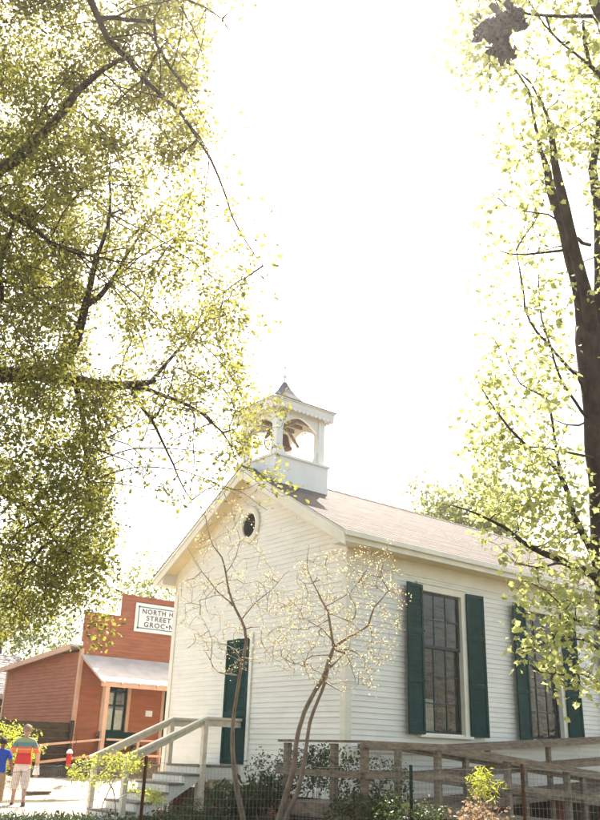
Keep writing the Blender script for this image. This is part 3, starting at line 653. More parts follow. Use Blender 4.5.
mb = MB(); lap(mb, (GX, GB, GZ), (0, -1, 0), (0, 0, 1), (-1, 0, 0), 36, 0.095, lambda s: (max(0, 0.0 if GZ + s < sroof(GB) else (GZ + s - sroof(GB)) / 0.077), GB - GY), t=0.016, jit=0.2); mb.build('side_wall', M['red'], groc)
mb = MB(); mb.box((GX + 0.02, GY + 0.45, GZ - 0.3), (G2, GB, 3.3)); mb.build('back_wall', M['red'], groc)
mb = MB(); mb.box((GX - 0.035, GY - 0.032, GZ), (GX + 0.06, GY - 0.001, 3.80)); mb.box((GX - 0.033, GY - 0.0, GZ), (GX - 0.001, GY + 0.09, 3.78)); mb.build('corner_board', M['peach'], groc); mb = MB(); mb.box((GX - 0.032, GB - 0.1, GZ), (GX - 0.001, GB + 0.02, 3.4)); mb.build('corner_board', M['peach'], groc)
mb = MB()
mb.hexa([(GX - 0.30, GY + 0.12, sroof(GY) - 0.01), (G2, GY + 0.12, sroof(GY) - 0.01), (G2, GB + 0.3, sroof(GB + .3) - 0.01), (GX - 0.30, GB + 0.3, sroof(GB + .3) - 0.01)], [(GX - 0.30, GY + 0.12, sroof(GY) + 0.05), (G2, GY + 0.12, sroof(GY) + 0.05), (G2, GB + 0.3, sroof(GB + .3) + 0.05), (GX - 0.30, GB + 0.3, sroof(GB + .3) + 0.05)])
gr = mb.build('roof', M['metal_roof'], groc)
mb = MB(); mb.bar((GX - 0.31, GY + 0.13, sroof(GY) - 0.03), (GX - 0.31, GB + 0.3, sroof(GB + .3) - 0.03), 0.03, 0.15); mb.build('fascia', M['peach'], gr)
# awning on two posts
AY, AZ0, AZ1 = 22.11, 2.86, 3.62
mb = MB(); mb.hexa([(GX - 0.0, AY, AZ0 - 0.02), (G2, AY, AZ0 - 0.02), (G2, GY - 0.03, AZ1 - 0.02), (GX, GY - 0.03, AZ1 - 0.02)], [(GX, AY, AZ0 + 0.02), (G2, AY, AZ0 + 0.02), (G2, GY - 0.03, AZ1 + 0.02), (GX, GY - 0.03, AZ1 + 0.02)])
awn = mb.build('awning', M['metal_roof'], groc)
mb = MB(); mb.box((GX + 0.02, AY + 0.02, AZ0 - 0.13), (G2, AY + 0.07, AZ0 - 0.022))
for x in np.arange(GX + 0.06, G2, 0.55): mb.bar((x, AY - 0.02, AZ0 - 0.05), (x, GY - 0.03, AZ1 - 0.06), 0.045, 0.07)
mb.build('awning_rafter', M['peach'], awn)
PZ = 0.82
for x in (GX + 0.22, 13.6, 16.2):
    mb = MB(); mb.box((x - 0.055, AY + 0.03, 0.3), (x + 0.055, AY + 0.14, AZ0 - 0.06)); mb.build('porch_post', M['peach'], groc, bevel=0.005)
mb = MB(); mb.box((GX, AY - 0.05, PZ - 0.06), (G2, GY - 0.03, PZ)); mb.box((GX + 0.01, AY, 0.2), (G2, AY + 0.05, PZ - 0.061)); mb.build('porch_floor', M['ramp'], groc)
# window and door on the front
mb = MB(); t = 0.10
mb.box((WX0 - t, GY - 0.045, GWZ0 - 0.08), (WX0, GY + 0.05, GWZ1 + t)); mb.box((WX1, GY - 0.045, GWZ0 - 0.08), (WX1 + t, GY + 0.05, GWZ1 + t))
mb.box((WX0, GY - 0.044, GWZ1), (WX1, GY + 0.05, GWZ1 + t)); mb.box((WX0 - t - .03, GY - 0.07, GWZ0 - 0.13), (WX1 + t + .03, GY + 0.05, GWZ0 - 0.081)); mb.box((WX0, GY - 0.043, GWZ0 - 0.08), (WX1, GY + 0.05, GWZ0 - 0.0))
gw = mb.build('window', M['peach'], groc)
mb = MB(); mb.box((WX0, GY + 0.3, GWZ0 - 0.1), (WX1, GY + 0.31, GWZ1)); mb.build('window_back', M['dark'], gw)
mb = MB()
for x in (WX0, (WX0 + WX1) / 2 - 0.015, WX1 - 0.04): mb.box((x, GY + 0.0, GWZ0), (x + 0.035, GY + 0.03, GWZ1))
for z in (GWZ0, (GWZ0 + GWZ1) / 2 - 0.02, GWZ0 + 1.08): mb.box((WX0 + 0.036, GY + 0.002, z), (WX1 - 0.041, GY + 0.028, z + 0.035))
mb.build('sash', M['green'], gw)
mb = MB()
for x0, x1, z0, z1 in ((WX0 + 0.05, WX0 + 0.33, GWZ0 + 0.05, GWZ0 + 0.62), (WX0 + 0.38, WX0 + 0.64, GWZ0 + 0.06, GWZ0 + 0.58), (WX0 + 0.06, WX0 + 0.30, GWZ0 + 0.72, GWZ0 + 1.05)):
    mb.face([(x0, GY + 0.05, z0), (x1, GY + 0.05, z0), (x1, GY + 0.05, z1), (x0, GY + 0.05, z1)])
mb.build('notice', M['paper'], gw)
mb = MB(); mb.face([(WX0, GY + 0.04, GWZ0), (WX1, GY + 0.04, GWZ0), (WX1, GY + 0.04, GWZ1), (WX0, GY + 0.04, GWZ1)]); mb.build('window_pane', M['glass'], gw)
mb = MB(); mb.box((13.85, GY - 0.04, PZ), (13.95, GY - 0.001, 3.02)); mb.box((14.86, GY - 0.04, PZ), (14.96, GY - 0.001, 3.02)); mb.box((13.95, GY - 0.039, 2.93), (14.86, GY - 0.001, 3.02)); gd = mb.build('door_frame', M['peach'], groc)
mb = MB(); mb.box((13.951, GY - 0.03, PZ), (14.859, GY - 0.002, 2.929)); 
for z0, z1 in ((1.0, 1.5), (1.62, 2.75)):
    mb.box((14.05, GY - 0.036, z0), (14.76, GY - 0.031, z1))
mb.build('door', M['green'], gd)
mb = MB(); mb.box((13.36, GY - 0.04, 2.08), (13.58, GY - 0.02, 2.24)); mb.build('plaque', M['whiteboard'], groc)
# porch side ramp railing, running down to the left
rl = thing('porch_ramp_railing', 'peach painted board railing sloping down from the red store porch', 'railing', (GX, AY, 0.45))
mb = MB(); mb.bar((GX + 0.22, AY - 0.03, 1.40), (9.55, AY - 0.03, 1.20), 0.05, 0.05); mb.build('handrail', M['peach'], rl)
mb = MB(); mb.bar((GX + 0.22, AY - 0.03, 1.02), (9.6, AY - 0.03, 0.80), 0.04, 0.06); mb.build('middle_rail', M['peach'], rl)
mb = MB(); mb.bar((9.62, AY, 0.35), (9.62, AY, 1.18), 0.08, 0.08); mb.build('post', M['peach'], rl)
mb = MB(); mb.bar((GX + 0.3, AY - 0.03, 1.40), (G2, AY - 0.03, 1.40), 0.05, 0.05); mb.build('handrail', M['peach'], rl)
mb = MB()
for x in (12.4, 13.1, 15): mb.bar((x, AY, 0.6), (x, AY, 1.38), 0.06, 0.06)
mb.bar((GX + 0.3, AY - 0.03, 1.02), (G2, AY - 0.03, 1.02), 0.04, 0.06); mb.build('baluster', M['peach'], rl)
mb = MB(); mb.hexa([(9.4, AY + 0.05, 0.40), (GX + .1, AY + 0.05, 0.40), (GX + .1, GY - 0.2, 0.40), (9.4, GY - 0.2, 0.40)], [(9.4, AY + 0.05, 0.48), (GX + .1, AY + 0.05, PZ - .01), (GX + .1, GY - 0.2, PZ - .01), (9.4, GY - 0.2, 0.48)]); mb.build('ramp_boards', M['fence_wood'], rl)
bn = thing('porch_bench', 'dark green bench under the store window on the porch', 'bench', (12.4, GY - 0.4, PZ))
mb = MB(); mb.box((11.85, GY - 0.62, PZ + 0.42), (13.0, GY - 0.2, PZ + 0.46)); mb.build('seat', M['green'], bn)
mb = MB(); mb.box((11.85, GY - 0.2, PZ + 0.5), (13.0, GY - 0.17, PZ + 0.80)); mb.build('backrest', M['green'], bn)
for x in (11.9, 12.9):
    mb = MB(); mb.box((x, GY - 0.6, PZ), (x + 0.05, GY - 0.55, PZ + 0.42)); mb.build('leg', M['green'], bn)
    mb = MB(); mb.box((x, GY - 0.22, PZ), (x + 0.05, GY - 0.171, PZ + 0.5)); mb.build('leg', M['green'], bn)
# the sign on the false front
SGX0, SGX1, SGZ0, SGZ1 = 12.69, 14.9, 4.45, 5.29
sgn = thing('store_sign', 'white store sign with green border and dark lettering on the red false front', 'sign', ((SGX0 + SGX1) / 2, GY - 0.05, SGZ0))
mb = MB(); mb.box((SGX0, GY - 0.06, SGZ0), (SGX1, GY - 0.03, SGZ1)); mb.build('board', M['whiteboard'], sgn, bevel=0.003)
mb = MB(); y0, y1 = GY - 0.066, GY - 0.0605; q = 0.11
mb.box((SGX0 + q, y0, SGZ0 + q - 0.012), (SGX1 - q, y1, SGZ0 + q + 0.012)); mb.box((SGX0 + q, y0, SGZ1 - q - 0.012), (SGX1 - q, y1, SGZ1 - q + 0.012))
mb.box((SGX0 + q - 0.012, y0 + .0005, SGZ0 + q), (SGX0 + q + 0.012, y1, SGZ1 - q)); mb.box((SGX1 - q - 0.012, y0 + .0005, SGZ0 + q), (SGX1 - q + 0.012, y1, SGZ1 - q))
for x in (SGX0 + q, SGX1 - q):
    for z in (SGZ0 + q, SGZ1 - q): mb.prism([(x + 0.035 * math.cos(a), z + 0.035 * math.sin(a)) for a in np.linspace(0, 2 * math.pi, 9)[:-1]], 1, y0 - 0.002, y1)
mb.build('border', M['sign_green'], sgn)
def text(body, x, z, size, parent, m, sx=1.0, y=GY - 0.063):
    cu = bpy.data.curves.new('lettering', 'FONT'); cu.body = body; cu.size = size; cu.extrude = 0.002; cu.space_character = 1.22; cu.offset = 0.003
    ob = bpy.data.objects.new('tmp', cu); COL.objects.link(ob); dg = bpy.context.evaluated_depsgraph_get()
    me = bpy.data.meshes.new_from_object(ob.evaluated_get(dg)); bpy.data.objects.remove(ob)
    me.transform(Matrix.Diagonal((sx, 1, 1, 1))); me.transform(Matrix.Rotation(R(90), 4, 'X')); me.transform(Matrix.Translation((x, y, z)))
    me.materials.clear(); me.materials.append(m); o = bpy.data.objects.new('lettering', me); COL.objects.link(o); o.parent = parent; o.location = -world_loc(parent)
text('NORTH HU', SGX0 + 0.22, 4.99, 0.20, sgn, M['sign_ink'], 1.04)
text('STREET', SGX0 + 0.38, 4.80, 0.20, sgn, M['sign_ink'], 1.12)
text('GROC\u2022N', SGX0 + 0.31, 4.61, 0.20, sgn, M['sign_ink'], 1.15)

# ------------------------------------------------------------------ plank fence left of the store
pf = thing('plank_fence', 'dark weathered fence of wide horizontal planks left of the store', 'fence', (9.0, 23.45, 0.45))
mb = MB()
for k in range(7):
    z = 0.40 + k * 0.20; dx = random.uniform(0, .02); mb.box((3.0, 23.42 - dx * .3, z), (11.08, 23.45, z + 0.192))
mb.build('plank', M['fence_wood'], pf)
for x in (3.1, 5.1, 7.1, 9.1, 11.02):
    mb = MB(); mb.box((x - 0.05, 23.33, 0.3), (x + 0.05, 23.415, 1.86)); mb.build('post', M['fence_wood'], pf)

# ------------------------------------------------------------------ house at the far left
hx = P(8, 716, 36); HX, HY = hx[0], hx[1]
hs = thing('far_house', 'low house with speckled grey roof at the far left behind the fence', 'house', (HX, HY, 0.45))
def PX_(px, py, X): r = ray(px, py); r = r * X / r[0]; return np.array([r[0], r[1], r[2] + H])
ztop = PY(10, 655, HY + 3.2)[2]; zlow = PY(5, 694, HY - 0.6)[2]
x0, x1 = HX - 9, HX + 1.3
mb = MB(); dy = 3.8; dz = ztop - zlow; ln = math.hypot(dy, dz)
lap(mb, (x0, HY - 0.6, zlow), (1, 0, 0), (0, dy / ln, dz / ln), (0, -dz / ln, dy / ln), int(ln / 0.16), ln / int(ln / 0.16), lambda s: (0, x1 - x0), jit=0.5)
lap(mb, (x1, HY + 7.0, zlow), (-1, 0, 0), (0, -dy / ln, dz / ln), (0, dz / ln, dy / ln), int(ln / 0.16), ln / int(ln / 0.16), lambda s: (0, x1 - x0), jit=0.5)
mb.build('roof', M['house_roof'], hs)
mb = MB(); lap(mb, (x0 + 0.3, HY, 0.3), (1, 0, 0), (0, 0, 1), (0, -1, 0), int((zlow - 0.2) / 0.14), 0.14, lambda s: (0, x1 - x0 - 0.8)); 
mb.box((x0 + 0.31, HY + 0.01, 0.3), (x1 - 0.5, HY + 6.4, zlow + 0.1)); mb.build('wall', M['red'], hs)
mb = MB(); mb.bar((x0, HY - 0.6, zlow - 0.08), (x1, HY - 0.6, zlow - 0.08), 0.04, 0.16); mb.box((x1 - 0.62, HY - 0.55, 0.3), (x1 - 0.45, HY - 0.38, zlow - 0.1)); mb.bar((x1 - 0.55, HY - 0.47, zlow - 0.8), (x1 - 1.3, HY - 0.47, zlow - 0.2), 0.1, 0.1); mb.build('porch_trim', M['peach'], hs)
wc = PY(3, 710, HY); 
mb = MB(); mb.box((wc[0] - 0.42, HY - 0.05, wc[2] - 0.5), (wc[0] + 0.32, HY - 0.001, wc[2] + 0.5)); hw = mb.build('window', M['trim'], hs)
mb = MB()
for i in range(2):
    for j in range(3): mb.box((wc[0] - 0.35 + i * 0.31, HY - 0.06, wc[2] - 0.44 + j * 0.30), (wc[0] - 0.35 + i * 0.31 + 0.27, HY - 0.051, wc[2] - 0.44 + j * 0.30 + 0.26))
mb.build('window_pane', M['dark'], hw)

# ------------------------------------------------------------------ wire fence across the front
wf = [(-120, 797, 4.6), (0, 773, 7.2), (60, 765, 9.3), (105, 761, 11.0), (146.5, 763, 12.2), (280, 766, 12.3), (410, 768, 12.0), (521, 769, 11.6), (640, 777, 11.2)]
wp = [P(*q) for q in wf]
fence = thing('wire_fence', 'thin welded wire fence on steel posts in front of the chapel', 'fence', (float(wp[4][0]), float(wp[4][1]), 0))
mb = MB(); dense = []
for a, b in zip(wp, wp[1:]):
    n = max(2, int(np.linalg.norm(b - a) / 0.0508))
    for k in range(n): dense.append(a + (b - a) * k / n)
dense.append(wp[-1])
for i, p in enumerate(dense):
    sag = 0.012 * math.sin(i * 0.17) + 0.006 * math.sin(i * 0.9); p[2] += sag; p[0] += 0.01 * math.sin(i * 0.3)
def strip(p, q, r=0.0013):
    mb.tube([p, q], r, 3, False)
for p in dense: strip((p[0], p[1], 0.02), (p[0], p[1], p[2]), 0.0016)
for k in range(9):
    for i in range(0, len(dense) - 4, 4):
        a, b = dense[i], dense[i + 4]; f_ = 1 - k / 9 * 0.97; r_ = 0.0035 if k == 0 else 0.0016
        strip((a[0], a[1], a[2] * f_), (b[0], b[1], b[2] * f_), r_)
mb.build('wire_mesh', M['wire'], fence)
for (px, py, d, m_) in ((146.5, 756, 12.15, 'rust'), (410.5, 765, 11.95, 'greenpost'), (521, 764, 11.55, 'rust'), (-60, 782, 5.7, 'greenpost')):
    p = P(px, py, d); mb = MB(); mb.box((p[0] - 0.026, p[1] - 0.003, -0.3), (p[0] + 0.026, p[1] + 0.003, p[2])); mb.box((p[0] - 0.004, p[1] - 0.035, -0.3), (p[0] + 0.004, p[1] + 0.0, p[2]))
    for z in np.arange(0.1, p[2], 0.055): mb.box((p[0] - 0.010, p[1] + 0.003, z), (p[0] + 0.010, p[1] + 0.012, z + 0.02))
    mb.build('post', M[m_], fence)

# red hanging lantern by the store corner
lp = P(69, 758, 20.6)
lan = thing('red_feeder', 'small red feeder with a white domed cap hanging by the store corner', 'feeder', tuple(lp))
mb = MB(); mb.lathe([(0, 0.2), (0.03, 0.19), (0.06, 0.16), (0.078, 0.12), (0.078, 0.10), (0, 0.10)], lp, 14); mb.build('cap', M['whiteboard'], lan, smooth=True)
M['red_plastic'] = mat('red plastic', (0.5, 0.02, 0.015), 0.3, 0.05, 5)
mb = MB(); mb.lathe([(0, 0.099), (0.055, 0.098), (0.065, 0.0), (0.055, -0.14), (0.03, -0.22), (0, -0.23)], lp, 14); mb.build('bottle', M['red_plastic'], lan, smooth=True)
mb = MB(); mb.tube([lp + np.array([0, 0, 0.2]), lp + np.array([0, 0, 0.45]), lp + np.array([0.06, 0, 0.52]), lp + np.array([0.14, 0, 0.46]), (lp[0] + 0.15, lp[1], 0.0)], 0.008, 6); mb.build('hook', M['rust'], lan)
# ================================================================== VEGETATION
LEAF_SHAPES = {
 'oval': (np.array([[0, 0, 0], [0.3, 0.34, 0.10], [0.5, 0.72, 0.07], [0, 1.0, -0.06], [-0.5, 0.72, 0.07], [-0.3, 0.34, 0.10]]) * np.array([0.62, 1, 1]), [[0, 1, 2, 3], [0, 3, 4, 5]]),
 'maple': (np.array([[0, 0, 0], [0.42, 0.08, .10], [0.38, 0.36, .06], [0.52, 0.64, .14], [0.28, 0.70, .03], [0.0, 0.98, -.16], [-0.28, 0.70, .03], [-0.52, 0.64, .14], [-0.38, 0.36, .06], [-0.42, 0.08, .10]]), [[0, 1, 2, 2], [0, 2, 3, 4], [0, 4, 5, 6], [0, 6, 7, 8], [0, 8, 9, 9]]),
 'blade': (np.array([[0.06, 0, 0], [0.05, 0.5, 0.06], [0, 1.0, -0.15], [-0.05, 0.5, 0.06], [-0.06, 0, 0]]), [[0, 1, 2, 3], [0, 3, 4, 4]]),
}
def leaf_cloud(name, pos, size, m, parent, shape='oval', up=0.3, droop=0.0, dirs=None):
    sh, fc = LEAF_SHAPES[shape]; n = len(pos); k = len(sh)
    a = RNG.normal(size=(n, 3)); a[:, 2] = a[:, 2] * 0.8 - droop
    if dirs is not None: a = a * 0.5 + dirs
    a /= np.linalg.norm(a, axis=1)[:, None]
    nn = RNG.normal(size=(n, 3)); nn[:, 2] += up * 3; nn -= a * np.sum(nn * a, 1)[:, None]; nn /= np.linalg.norm(nn, axis=1)[:, None]
    b = np.cross(a, nn); s = size * RNG.uniform(0.45, 1.45, n)
    V = pos[:, None, :] + s[:, None, None] * (b[:, None, :] * sh[None, :, 0:1] + a[:, None, :] * sh[None, :, 1:2] + nn[:, None, :] * sh[None, :, 2:3])
    tri = []
    for q in fc:
        tri.append([q[0], q[1], q[2]])
        if q[3] != q[2]: tri.append([q[0], q[2], q[3]])
    tri = np.array(tri); F = (np.arange(n)[:, None, None] * k + tri[None]).reshape(-1, 3)
    return fast_mesh(name, V.reshape(-1, 3), F, m, parent)
def smooth_path(pts, rad, step):
    pts = np.array(pts, float); rad = np.array(rad, float); out = []; ro = []
    n = len(pts)
    for i in range(n - 1):
        p0 = pts[max(i - 1, 0)]; p1 = pts[i]; p2 = pts[i + 1]; p3 = pts[min(i + 2, n - 1)]
        k = max(1, int(np.linalg.norm(p2 - p1) / step))
        for j in range(k):
            t = j / k; q = 0.5 * ((2 * p1) + (-p0 + p2) * t + (2 * p0 - 5 * p1 + 4 * p2 - p3) * t * t + (-p0 + 3 * p1 - 3 * p2 + p3) * t ** 3)
            out.append(q); ro.append(rad[i] * (1 - t) + rad[i + 1] * t)
    out.append(pts[-1]); ro.append(rad[-1]); return np.array(out), np.array(ro)
class Tree:
    def __init__(s, name, label, cat, base, bark, group=None):
        s.root = thing(name, label, cat, tuple(float(x) for x in base), group); s.bark = bark
        s.nodes = np.zeros((0, 3)); s.rad = np.zeros(0); s.main = []; s.twigs = []; s.ends = []; s.par = []; s.own = np.zeros(0, int)
    def limb(s, pts, rad, step=0.12, wob=0.0):
        p, r = smooth_path(pts, rad, step)
        if wob: 
            nz_ = RNG.normal(size=p.shape) * wob; nz_ = (nz_ + np.roll(nz_, 1, 0) + np.roll(nz_, 2, 0)) / 3; nz_[0] = 0; nz_[-1] = 0; p = p + nz_
        s.main.append((p, r)); s.nodes = np.vstack([s.nodes, p]); s.rad = np.concatenate([s.rad, r]); s.own = np.concatenate([s.own, np.full(len(p), -1)])
    def grow(s, targets, step=0.12, sag=0.06, rmin=0.0022, rk=0.0055, wob=0.02, maxlen=2.5, order=True, rcap=0.35):
        T = np.array(targets)
        if order:
            d = np.min(np.linalg.norm(T[:, None, :] - s.nodes[None, ::3, :], axis=2), axis=1) if len(s.nodes) < 3000 else RNG.random(len(T)); T = T[np.argsort(d + RNG.random(len(T)) * 0.5)]
        cap = len(s.nodes) + len(T) * 40; N = np.zeros((cap, 3)); Rr = np.zeros(cap); O = np.zeros(cap, int); c = len(s.nodes); O[:c] = s.own; N[:c] = s.nodes; Rr[:c] = s.rad
        for t in T:
            dd = N[:c] - t; d2 = np.einsum('ij,ij->i', dd, dd); i = int(np.argmin(d2)); L = math.sqrt(d2[i])
            if L > maxlen or L < step * 0.7: continue
            n = max(2, int(L / step)); u = np.linspace(0, 1, n + 1)[:, None]; p = N[i] + (t - N[i]) * u
            side = RNG.normal(size=3) * L * 0.10; side[2] += -sag * L if RNG.random() < 0.5 else sag * L
            p = p + side * np.sin(u * math.pi) + np.vstack([np.zeros(3), RNG.normal(size=(n - 1, 3)) * wob * min(1, L), np.zeros(3)])
            r0 = min(Rr[i] * 0.75, rmin + rk * L); r = r0 + (rmin * 0.8 - r0) * u[:, 0]; r = np.maximum(r, rmin * 0.7)
            s.twigs.append((p, r)); s.ends.append(p); s.par.append(O[i])
            if c + n < cap: N[c:c + n] = p[1:]; Rr[c:c + n] = r[1:]; O[c:c + n] = len(s.twigs) - 1; c += n
        s.nodes = N[:c].copy(); s.rad = Rr[:c].copy(); s.own = O[:c].copy()
    def wood(s, minor_name='twigs'):
        mb = MB()
        for p, r in s.main: mb.tube(p, r, 10 if r[0] > 0.05 else 6)
        s.trunk = mb.build('trunk', s.bark, s.root, smooth=True)
        vs, fs, b = [], [], 0
        cnt = np.ones(len(s.twigs))            # a branch that carries more branches is thicker
        for i in range(len(s.twigs) - 1, -1, -1):
            if s.par[i] >= 0: cnt[s.par[i]] += cnt[i]
        for ti, (p, r) in enumerate(s.twigs):
            r = r * min(4.0, cnt[ti] ** 0.36) * (1 - 0.35 * np.linspace(0, 1, len(r)) * (cnt[ti] > 2))
            n = len(p); d = np.gradient(p, axis=0); d /= np.linalg.norm(d, axis=1)[:, None] + 1e-9
            ref = np.where(np.abs(d[:, 2:3]) < 0.9, np.array([[0, 0, 1.0]]), np.array([[1.0, 0, 0]])); x = np.cross(d, ref); x /= np.linalg.norm(x, axis=1)[:, None] + 1e-9; y = np.cross(d, x)
            ang = np.array([0, 2.094, 4.189]); ring = p[:, None] + r[:, None, None] * (x[:, None] * np.cos(ang)[None, :, None] + y[:, None] * np.sin(ang)[None, :, None])
            vs.append(ring.reshape(-1, 3)); i = np.arange(n - 1)[:, None] * 3; k = np.arange(3)[None]; k2 = (k + 1) % 3
            fs.append(np.stack([b + i + k, b + i + k2, b + i + 3 + k2, b + i + 3 + k], -1).reshape(-1, 4)); b += n * 3
        if vs: fast_mesh('branches', np.vstack(vs), np.vstack(fs), s.bark, s.root, smooth=True)
    def leaves(s, per, size, m, shape='oval', spread=0.06, start=0.3, name='foliage', droop=0.1, up=0.3, keep=None, clump=0.0):
        pos = []
        for p in s.ends:
            q_ = p[-1]; w_ = 1 + clump * (math.sin(q_[0] * 2.3 + 1.1 * math.sin(q_[2] * 1.9)) * math.cos(q_[1] * 2.1 + q_[2]) + 0.5 * math.sin(q_[2] * 5.1 + q_[0] * 3.7))
            n = RNG.poisson(max(0.12, w_) * per)
            if n == 0: continue
            t = start + (1 - start) * np.sqrt(RNG.random(n)); f = t * (len(p) - 1); i = np.minimum(f.astype(int), len(p) - 2); q = p[i] + (p[i + 1] - p[i]) * (f - i)[:, None]
            pos.append(q + RNG.normal(size=(n, 3)) * spread)
        pos = np.vstack(pos)
        if keep is not None: pos = pos[keep(pos)]
        return leaf_cloud(name, pos, size, m, s.root, shape, up, droop)
def sample_poly(poly, n, dfun, jitter=0):
    xs_ = [p[0] for p in poly]; ys_ = [p[1] for p in poly]; out = []
    while len(out) < n:
        x = random.uniform(min(xs_), max(xs_)); y = random.uniform(min(ys_), max(ys_))
        if inpoly(x, y, poly): out.append(P(x, y, dfun(x, y)))
    return out
def clear_of_buildings(pts):
    return [p for p in pts if not (p[0] > 9.2 and p[1] > 10.9 and p[2] < 9.9) and p[2] > 0.4]
def L(pts): return [P(*q) for q in pts]

# ---- big oak on the left: trunk outside the frame, limbs reaching across
oak_base = P(-330, 560, 8.6); ox, oy = oak_base[0], oak_base[1]
oak = Tree('oak_tree', 'large oak with dark spreading limbs and yellow green leaves over the left side', 'tree', (ox, oy, 0), M['bark_oak'])
TR = [(ox, oy, -0.2), (ox, oy, 0.4), (ox + 0.1, oy, 1.8), P(-290, 520, 8.7), P(-250, 430, 8.8), P(-230, 330, 8.9)]
oak.limb(TR, [0.46, 0.36, 0.30, 0.27, 0.25, 0.22])
oak.limb(L([(-250, 430, 8.8), (-160, 400, 8.8), (-60, 376, 8.7), (0, 375, 8.6), (35, 374, 8.6), (60, 378, 8.6), (90, 384, 8.7), (120, 386, 8.8), (155, 381, 9.0)]), [0.14, 0.11, 0.09, 0.078, 0.072, 0.070, 0.060, 0.045, 0.026], wob=0.012)
oak.limb(L([(58, 377, 8.6), (70, 358, 8.6), (79, 335, 8.55), (84, 313, 8.5), (87, 292, 8.4), (92, 268, 8.3), (102, 243, 8.2), (108, 215, 8.1), (110, 170, 8.0)]), [0.055, 0.050, 0.045, 0.040, 0.03, 0.024, 0.019, 0.013, 0.008], wob=0.02)
oak.limb(L([(86, 306, 8.5), (100, 296, 8.6), (113, 281, 8.7), (124, 262, 8.8), (140, 235, 8.9)]), [0.032, 0.029, 0.024, 0.017, 0.008], wob=0.015)
oak.limb(L([(76, 384, 8.65), (80, 400, 8.6), (85, 430, 8.5), (86, 463, 8.4), (90, 495, 8.3)]), [0.035, 0.03, 0.024, 0.018, 0.008], wob=0.02)
oak.limb(L([(120, 386, 8.8), (150, 393, 9.1), (175, 401, 9.4), (200, 414, 9.6), (220, 432, 9.8), (232, 450, 10)]), [0.035, 0.026, 0.02, 0.016, 0.012, 0.006], wob=0.03)
oak.limb(L([(150, 382, 9.0), (180, 345, 9.2), (205, 320, 9.4), (225, 300, 9.5)]), [0.022, 0.016, 0.012, 0.006], wob=0.03)
oak.limb(L([(130, 386, 8.9), (150, 415, 9.0), (162, 440, 9.1), (180, 475, 9.2), (192, 500, 9.3)]), [0.022, 0.017, 0.013, 0.009, 0.004], wob=0.03)
oak.limb(L([(-230, 330, 8.9), (-120, 260, 8.6), (-50, 205, 8.4), (-10, 178, 8.2), (25, 152, 8.1), (55, 118, 8.0), (85, 85, 7.9), (115, 62, 7.9), (145, 52, 7.8)]), [0.15, 0.10, 0.075, 0.06, 0.052, 0.042, 0.03, 0.018, 0.008], wob=0.02)
oak.limb(L([(-230, 330, 8.9), (-200, 200, 8.4), (-140, 60, 8), (-80, -40, 7.6), (0, -110, 7.3)]), [0.2, 0.16, 0.13, 0.11, 0.08])
oak.limb(L([(-60, -60, 7.5), (20, -60, 7.4), (75, -30, 7.3), (95, 2, 7.3), (108, 38, 7.3), (130, 62, 7.4), (158, 92, 7.5), (190, 125, 7.6), (212, 160, 7.7), (228, 198, 7.8), (243, 235, 7.9), (263, 266, 8.0)]), [0.07, 0.05, 0.038, 0.03, 0.024, 0.02, 0.017, 0.014, 0.011, 0.009, 0.007, 0.004], wob=0.02)
oak.limb(L([(100, 18, 7.3), (128, 22, 7.3), (154, 21, 7.3), (156, 42, 7.3), (170, 68, 7.35), (190, 90, 7.4), (215, 92, 7.5)]), [0.022, 0.019, 0.018, 0.016, 0.012, 0.009, 0.004], wob=0.02)
oak.limb(L([(-10, 178, 8.2), (5, 210, 8.3), (30, 225, 8.3), (60, 250, 8.2), (95, 256, 8.2), (130, 262, 8.3)]), [0.03, 0.026, 0.021, 0.017, 0.012, 0.005], wob=0.02)
oak.limb(L([(-60, 376, 8.7), (-20, 320, 8.6), (2, 300, 8.5), (3, 262, 8.4), (12, 225, 8.4), (25, 205, 8.3)]), [0.04, 0.03, 0.026, 0.022, 0.016, 0.008], wob=0.02)
oak.limb(L([(-20, 282, 8.3), (10, 285, 8.3), (40, 298, 8.3), (65, 312, 8.4), (80, 325, 8.5)]), [0.02, 0.016, 0.013, 0.01, 0.008], wob=0.02)
oak.limb(L([(190, 125, 7.6), (208, 150, 7.6), (206, 185, 7.6), (204, 225, 7.6), (205, 262, 7.6)]), [0.008, 0.006, 0.005, 0.004, 0.003], wob=0.02)
oak.limb(L([(-160, 400, 8.8), (-80, 450, 8.4), (-20, 480, 8.2), (20, 505, 8.1), (55, 540, 8.0)]), [0.06, 0.045, 0.03, 0.02, 0.008], wob=0.03)
oak.limb(L([(75, -30, 7.3), (120, -30, 7.2), (170, -10, 7.1), (205, 10, 7.1), (232, 35, 7.1)]), [0.025, 0.02, 0.014, 0.009, 0.004], wob=0.03)
main_poly = [(-120, -110), (150, -110), (215, -20), (220, 20), (200, 60), (205, 120), (200, 190), (205, 240), (232, 275), (248, 310), (255, 350), (255, 395), (248, 440), (235, 465), (205, 430), (165, 415), (130, 405), (112, 430), (114, 500), (110, 560), (92, 590), (60, 605), (25, 600), (15, 640), (-10, 650), (-120, 620)]
dep = lambda x, y: random.uniform(7.2, 11.2)
tg = sample_poly(main_poly, 1500, dep) + sample_poly([(-100, -110), (140, -110), (195, 20), (195, 200), (150, 300), (60, 330), (-100, 330)], 420, dep)
tg += sample_poly([(-520, -300), (-100, -300), (-100, 600), (-520, 500)], 420, lambda x, y: random.uniform(6.5, 11))
tg += sample_poly([(-100, -420), (200, -380), (150, -100), (-100, -100)], 150, lambda x, y: random.uniform(6.5, 9.5))
tg += sample_poly([(0, 395), (112, 400), (112, 560), (90, 600), (50, 620), (0, 640)], 210, lambda x, y: random.uniform(7.4, 9.8))
